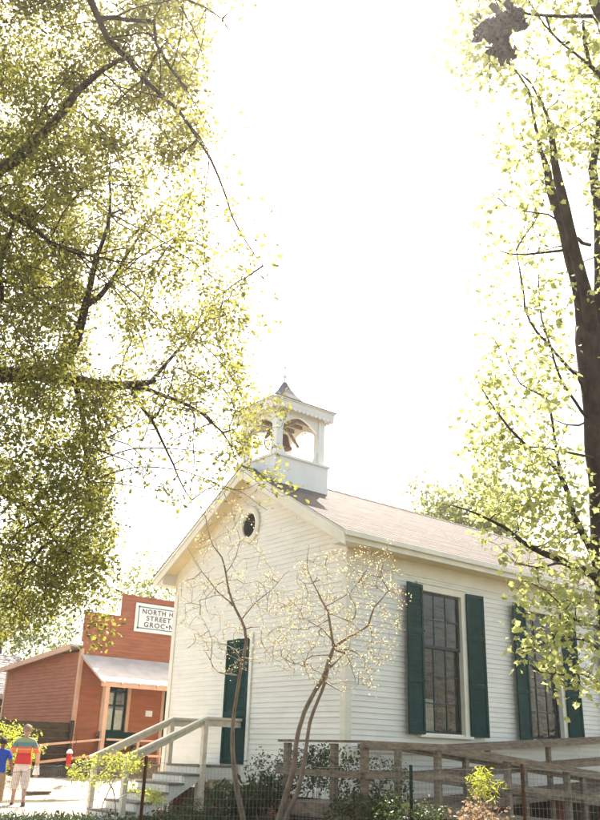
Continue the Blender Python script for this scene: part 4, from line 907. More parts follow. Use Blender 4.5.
tg += sample_poly([(0, 60), (60, 60), (90, 200), (80, 380), (0, 400)], 200, dep)
oak.grow(clear_of_buildings(tg), maxlen=3.2, rk=0.0055, rmin=0.0038)
n_dense = len(oak.ends)
oak.leaves(60, 0.042, M['leaf_oak'], spread=0.085, clump=0.95)
oak.ends = []
def switches(t, n, lims, lo, hi, bias, r0=0.008):
    """long thin arching shoots springing from the main limbs"""
    for k in range(n):
        p, r = t.main[random.choice(lims)]; i = random.randrange(len(p) // 3, len(p)); q = p[i]; px_len = random.uniform(lo, hi)
        d = RNG.normal(size=3) * 0.7 + bias; d /= np.linalg.norm(d); m_ = int(px_len / 0.09); pts = [q]; g = np.array([0, 0, -1.0])
        for j in range(m_):
            d = d + g * 0.035 + RNG.normal(size=3) * 0.085; d /= np.linalg.norm(d); pts.append(pts[-1] + d * 0.09)
        pts = np.array(pts)
        e3 = pts[-1]; dd_ = e3 - np.array([0, 0, H]); cz_ = dd_[0] * AX[2] + dd_[1] * BX[2] + dd_[2] * UP[2]; uu = 300 + FPX * (dd_[0] * AX[0] + dd_[1] * BX[0] + dd_[2] * UP[0]) / cz_; vv = 410 - FPX * (dd_[0] * AX[1] + dd_[1] * BX[1] + dd_[2] * UP[1]) / cz_
        if (uu > 110 and vv > 515) or uu > 275: continue      # the crown ends here
        if np.any((pts[:, 0] > 9.2) & (pts[:, 1] > 10.9)): continue
        rr = np.linspace(min(r0, r[i] * 0.7), 0.0022, len(pts)); t.twigs.append((pts, rr)); t.par.append(-1); t.ends.append(pts)
RT = AX * 0; RT = np.array([AX[0], BX[0], UP[0]]); 
switches(oak, 170, list(range(1, len(oak.main))), 0.7, 2.2, RT * 0.7 + np.array([0, 0, -0.15]), 0.010)
oak.ends = [e_ for e_ in oak.ends if True]
oak.leaves(12, 0.044, M['leaf_oak'], spread=0.05, start=0.2)
oak.ends = []
sp = sample_poly([(205, 210), (240, 200), (290, 255), (300, 290), (265, 330), (255, 300)], 26, lambda x, y: random.uniform(7.6, 8.6))
sp += sample_poly([(110, 400), (215, 430), (236, 462), (225, 500), (180, 520), (120, 480)], 110, lambda x, y: random.uniform(8.5, 9.8))
sp += sample_poly([(215, 0), (285, -40), (250, 30), (225, 60)], 14, lambda x, y: random.uniform(7, 8))
oak.grow(clear_of_buildings(sp), maxlen=3, rk=0.005, rmin=0.0035, wob=0.04); oak.leaves(5, 0.05, M['leaf_oak'], spread=0.05, name='foliage')
oak.ends = []
sp = sample_poly([(232, 385), (285, 392), (292, 420), (268, 470), (300, 480), (298, 500), (270, 490), (235, 470)], 60, lambda x, y: random.uniform(8.8, 9.8))
sp += sample_poly([(80, 600), (110, 590), (122, 640), (95, 655)], 22, lambda x, y: random.uniform(8.2, 9))
oak.grow(clear_of_buildings(sp), maxlen=3, rk=0.004, wob=0.03); oak.leaves(11, 0.048, M['leaf_oak'], spread=0.06, name='foliage')
oak.wood()

# ---- maple on the right
mpb = P(640, 905, 8.4); mx_, my_ = mpb[0], mpb[1]
maple = Tree('maple_tree', 'maple with dark forked trunk and pale green leaves at the right edge', 'tree', (mx_, my_, 0), M['bark_maple'])
def Lw(pts): return [P(*q) for q in pts]
maple.limb([(mx_ + 0.03, my_ - 0.02, -0.2), (mx_, my_, 0.3)] + L([(624, 760, 8.4), (608, 600, 8.4), (602, 500, 8.4), (596, 420, 8.4), (591, 360, 8.4), (588, 325, 8.4)]), [0.22, 0.155, 0.135, 0.125, 0.12, 0.12, 0.125, 0.125], wob=0.012)
maple.limb(L([(587, 330, 8.4), (579, 292, 8.35), (566, 245, 8.3), (555, 200, 8.25), (549, 172, 8.2), (541, 150, 8.2), (528, 90, 8.1), (508, 62, 8.1), (480, 30, 8.0)]), [0.095, 0.066, 0.058, 0.048, 0.035, 0.018, 0.012, 0.010, 0.005], wob=0.015)
maple.limb(L([(590, 330, 8.35), (586, 292, 8.2), (573, 240, 8.1), (558, 180, 8.0), (550, 137, 7.9), (546, 118, 7.9), (530, 84, 7.9), (510, 66, 7.8)]), [0.08, 0.058, 0.052, 0.042, 0.025, 0.014, 0.01, 0.005], wob=0.015)
maple.limb(L([(592, 335, 8.4), (599, 295, 8.5), (598, 240, 8.6), (596, 183, 8.7), (594, 155, 8.8), (604, 100, 8.9), (612, 40, 9), (620, -60, 9)]), [0.08, 0.058, 0.05, 0.045, 0.04, 0.035, 0.03, 0.02], wob=0.02)
maple.limb(L([(566, 250, 8.2), (548, 251, 8.1), (528, 253, 8.0), (512, 253, 8), (497, 250, 7.9)]), [0.016, 0.013, 0.01, 0.008, 0.004], wob=0.012)
maple.limb(L([(590, 245, 8.5), (582, 243, 8.4), (578, 238, 8.3)]), [0.02, 0.02, 0.015])
maple.limb(L([(560, 222, 8.2), (548, 214, 8.1), (528, 211, 8), (506, 204, 7.9), (485, 185, 7.8)]), [0.012, 0.009, 0.007, 0.005, 0.003], wob=0.01)
maple.limb(L([(587, 400, 8.4), (578, 378, 8.2), (556, 353, 8.0), (530, 320, 7.9), (522, 280, 7.8), (516, 250, 7.8)]), [0.022, 0.018, 0.014, 0.011, 0.008, 0.004], wob=0.015)
maple.limb(L([(590, 420, 8.4), (575, 401, 8.2), (557, 370, 8.1), (541, 307, 8.0), (538, 270, 8)]), [0.018, 0.015, 0.011, 0.008, 0.004], wob=0.015)
maple.limb(L([(603, 590, 8.4), (592, 553, 8.1), (578, 520, 8.0), (565, 482, 7.9), (548, 460, 7.8), (529, 447, 7.7), (508, 425, 7.6), (490, 400, 7.6), (478, 382, 7.5)]), [0.042, 0.036, 0.03, 0.024, 0.019, 0.015, 0.012, 0.008, 0.004], wob=0.015)
maple.limb(L([(560, 470, 7.9), (556, 444, 7.9), (545, 397, 7.8), (521, 383, 7.7), (505, 350, 7.7)]), [0.018, 0.014, 0.01, 0.007, 0.004], wob=0.015)
maple.limb(L([(599, 460, 8.4), (585, 455, 8.2), (560, 451, 8.0), (529, 447, 7.8)]), [0.016, 0.013, 0.01, 0.006], wob=0.012)
maple.limb(L([(610, 600, 8.4), (598, 579, 8.1), (568, 562, 7.9), (534, 549, 7.7), (505, 527, 7.5), (474, 513, 7.4), (450, 505, 7.3)]), [0.055, 0.045, 0.034, 0.025, 0.016, 0.009, 0.004], wob=0.015)
maple.limb(L([(575, 565, 7.95), (556, 563, 7.7), (536, 568, 7.5), (515, 563, 7.4)]), [0.016, 0.012, 0.008, 0.004], wob=0.012)
maple.limb(L([(612, 690, 8.4), (600, 684, 7.9), (583, 673, 7.5), (566, 675, 7.3), (539, 672, 7.1), (524, 661, 7.0)]), [0.02, 0.016, 0.012, 0.009, 0.006, 0.003], wob=0.01)
maple.limb(L([(609, 625, 8.4), (590, 626, 7.8), (572, 618, 7.4), (559, 603, 7.2), (545, 590, 7.1), (522, 580, 7)]), [0.018, 0.014, 0.010, 0.007, 0.005, 0.003], wob=0.01)
maple.limb(L([(608, 660, 8.4), (585, 640, 7.6), (560, 640, 7.3), (535, 645, 7.1), (518, 650, 7.0)]), [0.016, 0.012, 0.008, 0.005, 0.003], wob=0.01)
maple.limb(L([(620, 150, 8.2), (601, 76, 7.8), (590, 66, 7.7), (584, 40, 7.7), (583, 20, 7.6)]), [0.03, 0.022, 0.018, 0.016, 0.012])
maple.limb(L([(598, 72, 7.8), (575, 53, 7.7), (546, 26, 7.6), (525, -5, 7.5)]), [0.016, 0.012, 0.009, 0.005], wob=0.012)
maple.limb(L([(640, 60, 7.8), (600, 8, 7.4), (592, -10, 7.3), (575, -60, 7.2)]), [0.09, 0.07, 0.06, 0.05])
maple.limb(L([(592, 16, 7.4), (561, 16, 7.3), (530, 14, 7.2), (505, 5, 7.2), (470, -20, 7.1), (440, -40, 7), (413, -2, 7), (424, 22, 7), (431, 44, 7)]), [0.022, 0.016, 0.013, 0.01, 0.008, 0.006, 0.004, 0.0035, 0.003], wob=0.01)
mp = []
dm = lambda x, y: random.uniform(7.0, 9.6)
mp += sample_poly([(448, -120), (700, -120), (700, 150), (540, 150), (505, 115), (470, 85), (446, 60), (450, 0)], 1000, dm)
mp += sample_poly([(505, 115), (700, 140), (700, 300), (605, 310), (600, 200), (560, 150), (545, 230), (505, 215), (492, 150)], 330, dm)
mp += sample_poly([(470, 195), (550, 205), (560, 300), (480, 285), (485, 240)], 60, dm)
mp += sample_poly([(482, 290), (560, 300), (585, 400), (585, 540), (470, 520), (466, 430), (478, 350)], 230, dm)
mp += sample_poly([(470, 420), (560, 430), (600, 500), (620, 590), (560, 590), (500, 560), (462, 500)], 165, lambda x, y: random.uniform(7.2, 8.8))
mp += sample_poly([(600, 300), (760, 200), (760, 640), (625, 640)], 110, dm)
mp += sample_poly([(620, -400), (900, -300), (900, 200), (700, 200)], 90, dm)
mp += sample_poly([(505, 575), (600, 580), (620, 700), (575, 692), (520, 664), (512, 640), (545, 625), (515, 600)], 120, lambda x, y: random.uniform(6.9, 7.6))
maple.grow(clear_of_buildings(mp), maxlen=2.6, rk=0.004, rmin=0.003)
maple.leaves(9, 0.050, M['leaf_maple'], 'maple', spread=0.085, droop=0.3, up=0.5, clump=0.9)
maple.wood()

# dead leaf bunch caught high in the maple
nest = thing('leaf_nest', 'dark ragged clump of dead leaves hanging high in the maple', 'leaf clump', tuple(P(503, 30, 6.7)))
npts = []
for (px, py, r, n) in ((490, 27, 0.055, 60), (500, 25, 0.06, 80), (512, 17, 0.045, 60), (517, 22, 0.03, 30), (500, 42, 0.04, 50), (503, 50, 0.035, 50), (486, 30, 0.03, 25)):
    c = P(px, py, 6.7); npts.append(c + RNG.normal(size=(int(n * 1.5), 3)) * r * 0.75)
leaf_cloud('dead_leaves', np.vstack(npts), 0.075, M['leaf_dead'], nest, 'oval', 0.1, 0.7)
mb = MB(); mb.tube(L([(510, -20, 6.7), (508, 10, 6.7), (502, 30, 6.7), (503, 50, 6.7)]), 0.006, 6); mb.build('twig', M['bark_maple'], nest)
mb = MB(); mb.tube(L([(490, 38, 6.7), (490, 60, 6.7), (490, 90, 6.7), (487, 105, 6.7)]), 0.004, 5); mb.tube(L([(489, 85, 6.7), (484, 112, 6.7), (482, 130, 6.7), (488, 165, 6.7), (495, 205, 6.7)]), 0.003, 5); mb.build('hanging_twig', M['bark_maple'], nest)

# ---- two slender ornamental trees in front of the chapel
def X3(p): return tuple(float(a) for a in p)
d1 = 12.6
b1 = P(247, 845, d1)
t1 = Tree('slender_tree', 'slender bare stemmed young tree before the green door, single curving trunk', 'tree', (b1[0], b1[1], 0), M['bark_small'], 'small ornamental trees')
t1.limb([(b1[0], b1[1], -0.05)] + L([(243, 820, d1), (236, 785, d1), (233, 760, d1), (233, 723, d1), (236, 700, d1), (240, 676, d1), (246, 639, d1), (242, 622, d1), (235, 608, d1), (229, 590, d1), (226, 573, d1), (222, 557, d1), (213, 545, d1), (206, 520, d1), (207, 495, d1)]),
        [0.05, 0.045, 0.040, 0.036, 0.032, 0.028, 0.026, 0.024, 0.022, 0.020, 0.017, 0.015, 0.012, 0.009, 0.006, 0.003], wob=0.006)
t1.limb(L([(231, 603, d1), (218, 592, d1), (209, 580, d1 - .2), (202, 572, d1 - .3), (188, 548, d1 - .4)]), [0.013, 0.010, 0.008, 0.006, 0.003], wob=0.01)
t1.limb(L([(238, 676, d1), (220, 672, d1 - .3), (210, 660, d1 - .5), (212, 640, d1 - .6), (200, 615, d1 - .8)]), [0.010, 0.008, 0.006, 0.004, 0.002], wob=0.012)
t1.limb(L([(241, 620, d1), (255, 603, d1 + .2), (272, 590, d1 + .3), (290, 570, d1 + .4)]), [0.010, 0.008, 0.005, 0.003], wob=0.012)
t1.limb(L([(226, 573, d1), (236, 555, d1), (240, 540, d1), (232, 510, d1), (236, 490, d1)]), [0.007, 0.006, 0.005, 0.003, 0.002], wob=0.01)
tgs = sample_poly([(178, 600), (205, 500), (240, 495), (270, 560), (300, 590), (290, 640), (262, 665), (215, 680), (180, 640)], 300, lambda x, y: random.uniform(d1 - 1.1, d1 + 0.9))
t1.grow(tgs, step=0.09, maxlen=1.6, rk=0.005, rmin=0.0034, wob=0.03)
t1.leaves(7, 0.027, M['leaf_cream'], spread=0.035); t1.wood()
d2 = 12.2
b2 = P(272, 850, d2)
t2 = Tree('forked_tree', 'twin stemmed small tree with tan bark and cream leaves beside the chapel corner', 'tree', (b2[0], b2[1], 0), M['bark_small'], 'small ornamental trees')
t2.limb([(b2[0], b2[1], -0.05)] + L([(279, 820, d2), (287, 790, d2), (294, 767, d2), (296, 745, d2), (299, 728, d2), (304, 712, d2), (315, 690, d2), (323, 678, d2), (329, 660, d2), (334, 647, d2)]), [0.055, 0.048, 0.043, 0.038, 0.035, 0.033, 0.032, 0.032, 0.034, 0.032, 0.028], wob=0.005)
t2.limb([(b2[0] + 0.06, b2[1] - 0.1, -0.05)] + L([(285, 820, d2 - .1), (296, 795, d2 - .12), (303, 770, d2 - .12), (306, 745, d2 - .12), (310, 722, d2 - .1), (318, 700, d2 - .05), (325, 682, d2), (331, 655, d2)]), [0.045, 0.042, 0.038, 0.034, 0.030, 0.028, 0.026, 0.024, 0.014], wob=0.005)
t2.limb(L([(334, 647, d2), (331, 630, d2), (328, 612, d2), (326, 608, d2), (318, 592, d2), (313, 582, d2), (308, 571, d2), (307, 560, d2), (309, 545, d2)]), [0.024, 0.020, 0.017, 0.015, 0.012, 0.009, 0.007, 0.005, 0.003], wob=0.006)
t2.limb(L([(326, 606, d2), (335, 600, d2 - .2), (350, 592, d2 - .3), (362, 578, d2 - .4), (374, 568, d2 - .4)]), [0.010, 0.008, 0.006, 0.005, 0.002], wob=0.01)
t2.limb(L([(335, 646, d2), (350, 636, d2 - .1), (368, 626, d2 - .2), (374, 608, d2 - .3), (389, 590, d2 - .3), (381, 577, d2 - .3), (384, 562, d2 - .3), (388, 548, d2 - .3)]), [0.022, 0.019, 0.016, 0.012, 0.009, 0.007, 0.005, 0.003], wob=0.008)
t2.limb(L([(336, 650, d2), (347, 650, d2 - .3), (355, 652, d2 - .4), (364, 658, d2 - .5), (365, 668, d2 - .5)]), [0.014, 0.012, 0.010, 0.006, 0.003], wob=0.008)
t2.limb(L([(326, 672, d2), (336, 662, d2 - .3), (345, 652, d2 - .4), (352, 670, d2 - .5), (356, 682, d2 - .6)]), [0.014, 0.011, 0.009, 0.006, 0.003], wob=0.008)
t2.limb(L([(332, 640, d2), (322, 628, d2 + .2), (312, 622, d2 + .3), (298, 617, d2 + .4)]), [0.012, 0.009, 0.007, 0.003], wob=0.01)
t2.limb(L([(330, 655, d2), (312, 656, d2 + .2), (295, 664, d2 + .3), (278, 655, d2 + .5)]), [0.010, 0.008, 0.006, 0.003], wob=0.012)
tgs = sample_poly([(270, 610), (295, 560), (340, 550), (395, 540), (408, 600), (395, 650), (372, 690), (340, 690), (300, 682), (262, 660)], 450, lambda x, y: random.uniform(d2 - 1.1, min(d2 + 0.9, 12.9)))
t2.grow(tgs, step=0.09, maxlen=1.6, rk=0.005, rmin=0.0034, wob=0.03)
t2.leaves(7.5, 0.027, M['leaf_cream'], spread=0.04); t2.wood()

# ---- far trees
def far_tree(name, label, cx, cy, d, rw, rh, n, m, leaf=0.13, per=14, group='trees beyond the buildings', zb=0.3):
    c = P(cx, cy, d); b = (c[0], c[1], zb)
    t = Tree(name, label, 'tree', b, M['bark_oak'], group)
    t.limb([(b[0], b[1], zb - 0.3), (b[0], b[1], zb + (c[2] - zb) * 0.5), (c[0], c[1], c[2])], [0.22, 0.16, 0.06], 0.4)
    pts = []
    while len(pts) < n:
        q = RNG.normal(size=3); q /= np.linalg.norm(q); q *= RNG.random() ** 0.45 * (0.72 + 0.28 * math.sin(q[0] * 4 + cx) * math.cos(q[1] * 5 + cy) + 0.15 * q[2]); pts.append((c[0] + q[0] * rw, c[1] + q[1] * rw, c[2] + q[2] * rh))
    t.grow([p for p in pts if p[2] > 0.3], step=0.3, maxlen=9, rk=0.008, rmin=0.006); t.leaves(per, leaf, m, spread=0.22, start=0.4); t.wood(); return t
far_tree('leafy_tree', 'yellow green tree rising behind the roof ridge of the chapel', 466, 542, 31, 2.9, 2.7, 520, M['leaf_far'], 0.15, 30)
far_tree('leafy_tree', 'tree top showing over the red false front of the store', 152, 596, 36, 3.0, 2.2, 240, M['leaf_far'])
far_tree('leafy_tree', 'broad tree behind the speckled roof at the far left', 5, 618, 46, 5.5, 4.5, 420, M['leaf_mid'], 0.2)
far_tree('leafy_tree', 'thin tree between the speckled roof and the store', 62, 655, 50, 3.4, 2.6, 160, M['leaf_far'], 0.15, 8)
far_tree('leafy_tree', 'tree standing right of the store behind the chapel gable', 215, 650, 44, 5, 4, 200, M['leaf_far'])
far_tree('leafy_tree', 'large tree behind the far end of the chapel', 640, 560, 33, 5, 4.5, 420, M['leaf_maple'])
# trees across the lane behind the camera, seen in the window glass
for i, (x, y, lab) in enumerate(((22, -9, 'leafy tree across the lane, nearest the wire fence'), (32, -7, 'leafy tree across the lane, rightmost of its row'), (14, -14, 'leafy tree across the lane, leftmost of its row'))):
    t = Tree('street_tree', lab, 'tree', (x, y, 0), M['bark_oak'], 'trees across the lane')
    t.limb([(x, y, -0.2), (x + .2, y, 2.5), (x, y + .2, 6)], [0.3, 0.22, 0.1], 0.4); pts = []
    for k in range(190):
        q = RNG.normal(size=3); q /= np.linalg.norm(q); q *= RNG.random() ** 0.4; pts.append((x + q[0] * 4, y + q[1] * 4, 6.0 + q[2] * 3.6))
    t.grow(pts, step=0.4, maxlen=9, rk=0.008, rmin=0.008); t.leaves(12, 0.2, M['leaf_far'], spread=0.3); t.wood()

# ---- shrubs
def shrub(name, label, cx, cy, d, w_, h_, n, m, leaf, per, shape='oval', group=None, zc=None, cat='shrub', spread=0.04, bark='bark_small', dw=None):
    c = P(cx, cy, d); zb = float(gz(c[0], c[1])); b = (c[0], c[1], zb)
    t = Tree(name, label, cat, b, M[bark], group)
    for k in range(5):
        a = k * 1.26 + cx; t.limb([(b[0], b[1], zb - 0.03), (b[0] + 0.25 * w_ * math.cos(a), b[1] + 0.25 * w_ * math.sin(a), zb + (c[2] - zb) * 0.8)], [0.012, 0.005], 0.08, 0.01)
    pts = []
    while len(pts) < n:
        q = RNG.normal(size=3); q /= np.linalg.norm(q); q *= RNG.random() ** 0.4; z = c[2] + q[2] * h_
        if z > zb + 0.04: pts.append((c[0] + q[0] * w_, c[1] + q[1] * (dw or w_), z))
    t.grow(pts, step=0.07, maxlen=3, rk=0.004, rmin=0.002); t.leaves(per, leaf, m, shape, spread=spread, start=0.3, up=0.3, droop=-0.1); t.wood(); return t
shrub('shrub', 'bright lime bush in front of the plank fence at the left edge', 0, 746, 20.6, 1.1, 0.62, 220, M['leaf_lime'], 0.06, 16, spread=0.06)
G = 'shrubs along the chapel foundation'
shrub('shrub', 'grey green loose shrub behind the twin stemmed tree', 285, 772, 13.6, 0.62, 0.42, 150, M['leaf_grey'], 0.045, 12, group=G)
shrub('shrub', 'dark round shrub just right of the twin stems', 317, 768, 13.7, 0.34, 0.34, 90, M['leaf_green'], 0.045, 16, group=G)
shrub('shrub', 'green shrub at the chapel corner left of the ramp end post', 345, 775, 12.8, 0.50, 0.42, 130, M['leaf_green'], 0.045, 12, group=G)
shrub('shrub', 'wispy shrub behind the wire between the two left ramp posts', 385, 782, 12.4, 0.45, 0.42, 120, M['leaf_green'], 0.045, 8, group=G)
shrub('shrub', 'low dark shrub below the landing beside the steps', 235, 800, 13.6, 0.5, 0.30, 130, M['leaf_green'], 0.06, 14, 'oval', group=G)
shrub('shrub', 'arching strap leaved plant before the brick pier', 262, 797, 13.2, 0.45, 0.3, 70, M['leaf_green'], 0.20, 6, 'blade', group=G)
shrub('shrub', 'dark foliage under the ramp end post', 365, 812, 11.9, 0.6, 0.25, 120, M['leaf_green'], 0.05, 14, group=G)
shrub('shrub', 'dark foliage low between the two left ramp posts', 405, 814, 11.6, 0.6, 0.25, 120, M['leaf_green'], 0.05, 14, group=G)
shrub('shrub', 'weedy plant at the foot of the steps', 185, 812, 13.4, 0.5, 0.22, 90, M['leaf_green'], 0.06, 10, 'blade', group=G)
shrub('azalea_bush', 'russet leaved bush in front of the ramp at the bottom edge', 482, 826, 8.6, 0.30, 0.26, 110, M['leaf_russet'], 0.045, 8, spread=0.04)
shrub('sapling', 'sunlit lime green sprig rising above the russet bush', 484, 782, 9.0, 0.20, 0.17, 34, M['leaf_lime'], 0.075, 9, 'blade', cat='plant', spread=0.03)
# rose vine on the wire and the stair rail
vb = P(118, 800, 12.6)
vine = Tree('climbing_vine', 'yellow green climbing vine sprawling over the wire near the stair foot', 'vine', (vb[0], vb[1], 0), M['bark_small'])
vine.limb([(vb[0], vb[1], -0.05)] + L([(116, 800, 12.5), (112, 782, 12.3), (118, 772, 12.2), (105, 768, 12.0), (85, 770, 11.6), (68, 770, 11.2)]), [0.010, 0.008, 0.007, 0.006, 0.005, 0.004, 0.002], 0.06, 0.02)
vine.limb(L([(112, 782, 12.3), (126, 768, 12.5), (140, 762, 12.7), (152, 760, 12.8)]), [0.007, 0.006, 0.004, 0.002], 0.06, 0.02)
vine.limb(L([(104, 820, 12.3), (104, 800, 12.2), (116, 780, 12.2)]), [0.008, 0.007, 0.005], 0.06, 0.02)
vt = sample_poly([(66, 768), (90, 758), (112, 752), (135, 752), (155, 760), (130, 776), (100, 786), (72, 778)], 120, lambda x, y: random.uniform(11.9, 12.9))
vt += sample_poly([(128, 782), (150, 788), (168, 796), (160, 806), (140, 798)], 34, lambda x, y: random.uniform(12.0, 12.8))
vine.grow(vt, step=0.06, maxlen=1.6, rk=0.003, rmin=0.0018); vine.leaves(10, 0.042, M['leaf_lime'], spread=0.035); vine.wood()
# ground cover of low plants along the wire fence
def scatter_cover(name, n, reg, size, m, shape, hmax):
    x0, x1, y0, y1 = reg; xx = RNG.uniform(x0, x1, n * 2); yy = RNG.uniform(y0, y1, n * 2)
    k = (np.sin(xx * 2.1 + 0.5) * np.cos(yy * 1.7) + np.sin(xx * 5 + yy * 3) * 0.5 + RNG.normal(size=n * 2) * 0.6) > -0.1
    k &= ~((xx > 10.3) & (yy > 11.8)); k &= np.array([not pmask(a, b) for a, b in zip(xx, yy)]); k &= ~((xx > 8) & (yy > 14.7))
    xx, yy = xx[k][:n], yy[k][:n]; pos = np.stack([xx, yy, gz(xx, yy) + RNG.random(len(xx)) * hmax], -1)
    dirs = RNG.normal(size=(len(xx), 3)) * 0.5; dirs[:, 2] = 1.0
    o = leaf_cloud(name, pos, size, m, None, shape, 0.1, 0, dirs if shape == 'blade' else None); o['kind'] = 'stuff'; o['label'] = {'ground_ivy': 'low dark leafy ground cover between the wire fence and the chapel', 'grass': 'thin uneven green grass and weeds around the shrubs'}[name]; return o
scatter_cover('ground_ivy', 26000, (3, 16, 8, 14.9), 0.06, M['leaf_green'], 'oval', 0.16)
scatter_cover('grass', 22000, (-2, 16, 4, 15), 0.17, M['leaf_green'], 'blade', 0.0)
# fallen leaves on the gravel
n = 2600; xx = RNG.uniform(-6, 11, n); yy = RNG.uniform(13, 24, n); o = leaf_cloud('fallen_leaves', np.stack([xx, yy, gz(xx, yy) + 0.02], -1), 0.05, M['leaf_red'], None, 'oval', 3.0); o['kind'] = 'stuff'; o['label'] = 'fallen brown leaves scattered over the pale gravel'
# thin flat dark patch on the ground beside the walkers
hp = P(37, 792, 19.3); patch = MB(); zz = float(gz(hp[0], hp[1])) + 0.02
patch.hexa([(hp[0] - 0.30, hp[1] - .14, zz), (hp[0] + 0.30, hp[1] - .10, zz), (hp[0] + 0.28, hp[1] + .14, zz), (hp[0] - 0.28, hp[1] + .10, zz)], [(hp[0] - 0.30, hp[1] - .14, zz + .03), (hp[0] + 0.30, hp[1] - .10, zz + .03), (hp[0] + 0.28, hp[1] + .14, zz + .03), (hp[0] - 0.28, hp[1] + .10, zz + .03)])
#PEOPLE
# ================================================================== PEOPLE (seen from behind, walking away)
def skin_mesh(name, chains, m, parent, sub=2, root=None):
    """chains: lists of (key, (x, y, z), (rx, ry)); equal keys are the same joint"""
    idx = {}; vs = []; rs = []; es = []
    for ch in chains:
        prev = None
        for key, co, r in ch:
            if key not in idx: idx[key] = len(vs); vs.append(co); rs.append(r)
            i = idx[key]
            if prev is not None and (prev, i) not in es: es.append((prev, i))
            prev = i
    me = bpy.data.meshes.new(name); me.from_pydata(vs, es, []); o = bpy.data.objects.new(name, me); COL.objects.link(o)
    md = o.modifiers.new('skin', 'SKIN'); md.use_smooth_shade = True
    sv = me.skin_vertices[0].data
    for i, r in enumerate(rs): sv[i].radius = r; sv[i].use_root = (i == (idx[root] if root else 0))
    sb = o.modifiers.new('sub', 'SUBSURF'); sb.levels = sub; sb.render_levels = sub
    dg = bpy.context.evaluated_depsgraph_get(); me2 = bpy.data.meshes.new_from_object(o.evaluated_get(dg)); bpy.data.objects.remove(o)
    me2.materials.clear(); me2.materials.append(m); me2.polygons.foreach_set('use_smooth', [True] * len(me2.polygons))
    o = bpy.data.objects.new(name, me2); COL.objects.link(o); o.parent = parent; return o
def stripes(name, bands):
    m = mat(name, (0.5, 0.5, 0.5), 0.8, 0.05, 10); n = m.node_tree.nodes; l = m.node_tree.links
    tc = n.new('ShaderNodeTexCoord'); sp_ = n.new('ShaderNodeSeparateXYZ'); l.new(tc.outputs['Object'], sp_.inputs[0])
    mr = n.new('ShaderNodeMapRange'); mr.inputs[1].default_value = 0.7; mr.inputs[2].default_value = 1.5; l.new(sp_.outputs[2], mr.inputs[0])
    rp = n.new('ShaderNodeValToRGB'); rp.color_ramp.interpolation = 'CONSTANT'
    for i, (z, c) in enumerate(bands):
        pos = max(0, (z - 0.7) / 0.8)
        e_ = rp.color_ramp.elements[i] if i < 2 else rp.color_ramp.elements.new(pos)
        e_.position = pos; e_.color = (*c, 1)
    l.new(mr.outputs[0], rp.inputs[0]); l.new(rp.outputs[0], n['Principled BSDF'].inputs['Base Color']); return m
M['skin_tan'] = mat('tan skin', (0.42, 0.24, 0.16), 0.6, 0.06, 6)
M['skin_brown'] = mat('brown skin', (0.16, 0.08, 0.05), 0.6, 0.06, 6)
M['hair_grey'] = mat('grey hair', (0.24, 0.16, 0.12), 0.7, 0.25, 40, 0.8, 120)
M['hair_black'] = mat('dark hair', (0.012, 0.01, 0.01), 0.6, 0.25, 40, 0.8, 120)
M['striped_shirt'] = stripes('striped shirt', [(0.70, (0.50, 0.04, 0.03)), (1.02, (0.45, 0.03, 0.03)), (1.075, (0.62, 0.14, 0.05)), (1.14, (0.65, 0.28, 0.12)), (1.165, (0.60, 0.10, 0.04)), (1.20, (0.10, 0.20, 0.21)), (1.30, (0.26, 0.30, 0.16))])
M['blue_shirt'] = mat('blue shirt', (0.015, 0.05, 0.32), 0.8, 0.1, 8, 0.3, 20)
M['pale_trousers'] = mat('pale patterned cloth', (0.52, 0.42, 0.38), 0.85, 0, 30, 0.3, 30, col2=(0.66, 0.58, 0.52))
M['khaki'] = mat('khaki cloth', (0.30, 0.19, 0.10), 0.85, 0.1, 10, 0.3, 20)
M['shoe'] = mat('dark shoe', (0.04, 0.03, 0.03), 0.6, 0.1, 10)
M['white_bag'] = mat('white paper', (0.8, 0.8, 0.78), 0.7, 0.05, 10)
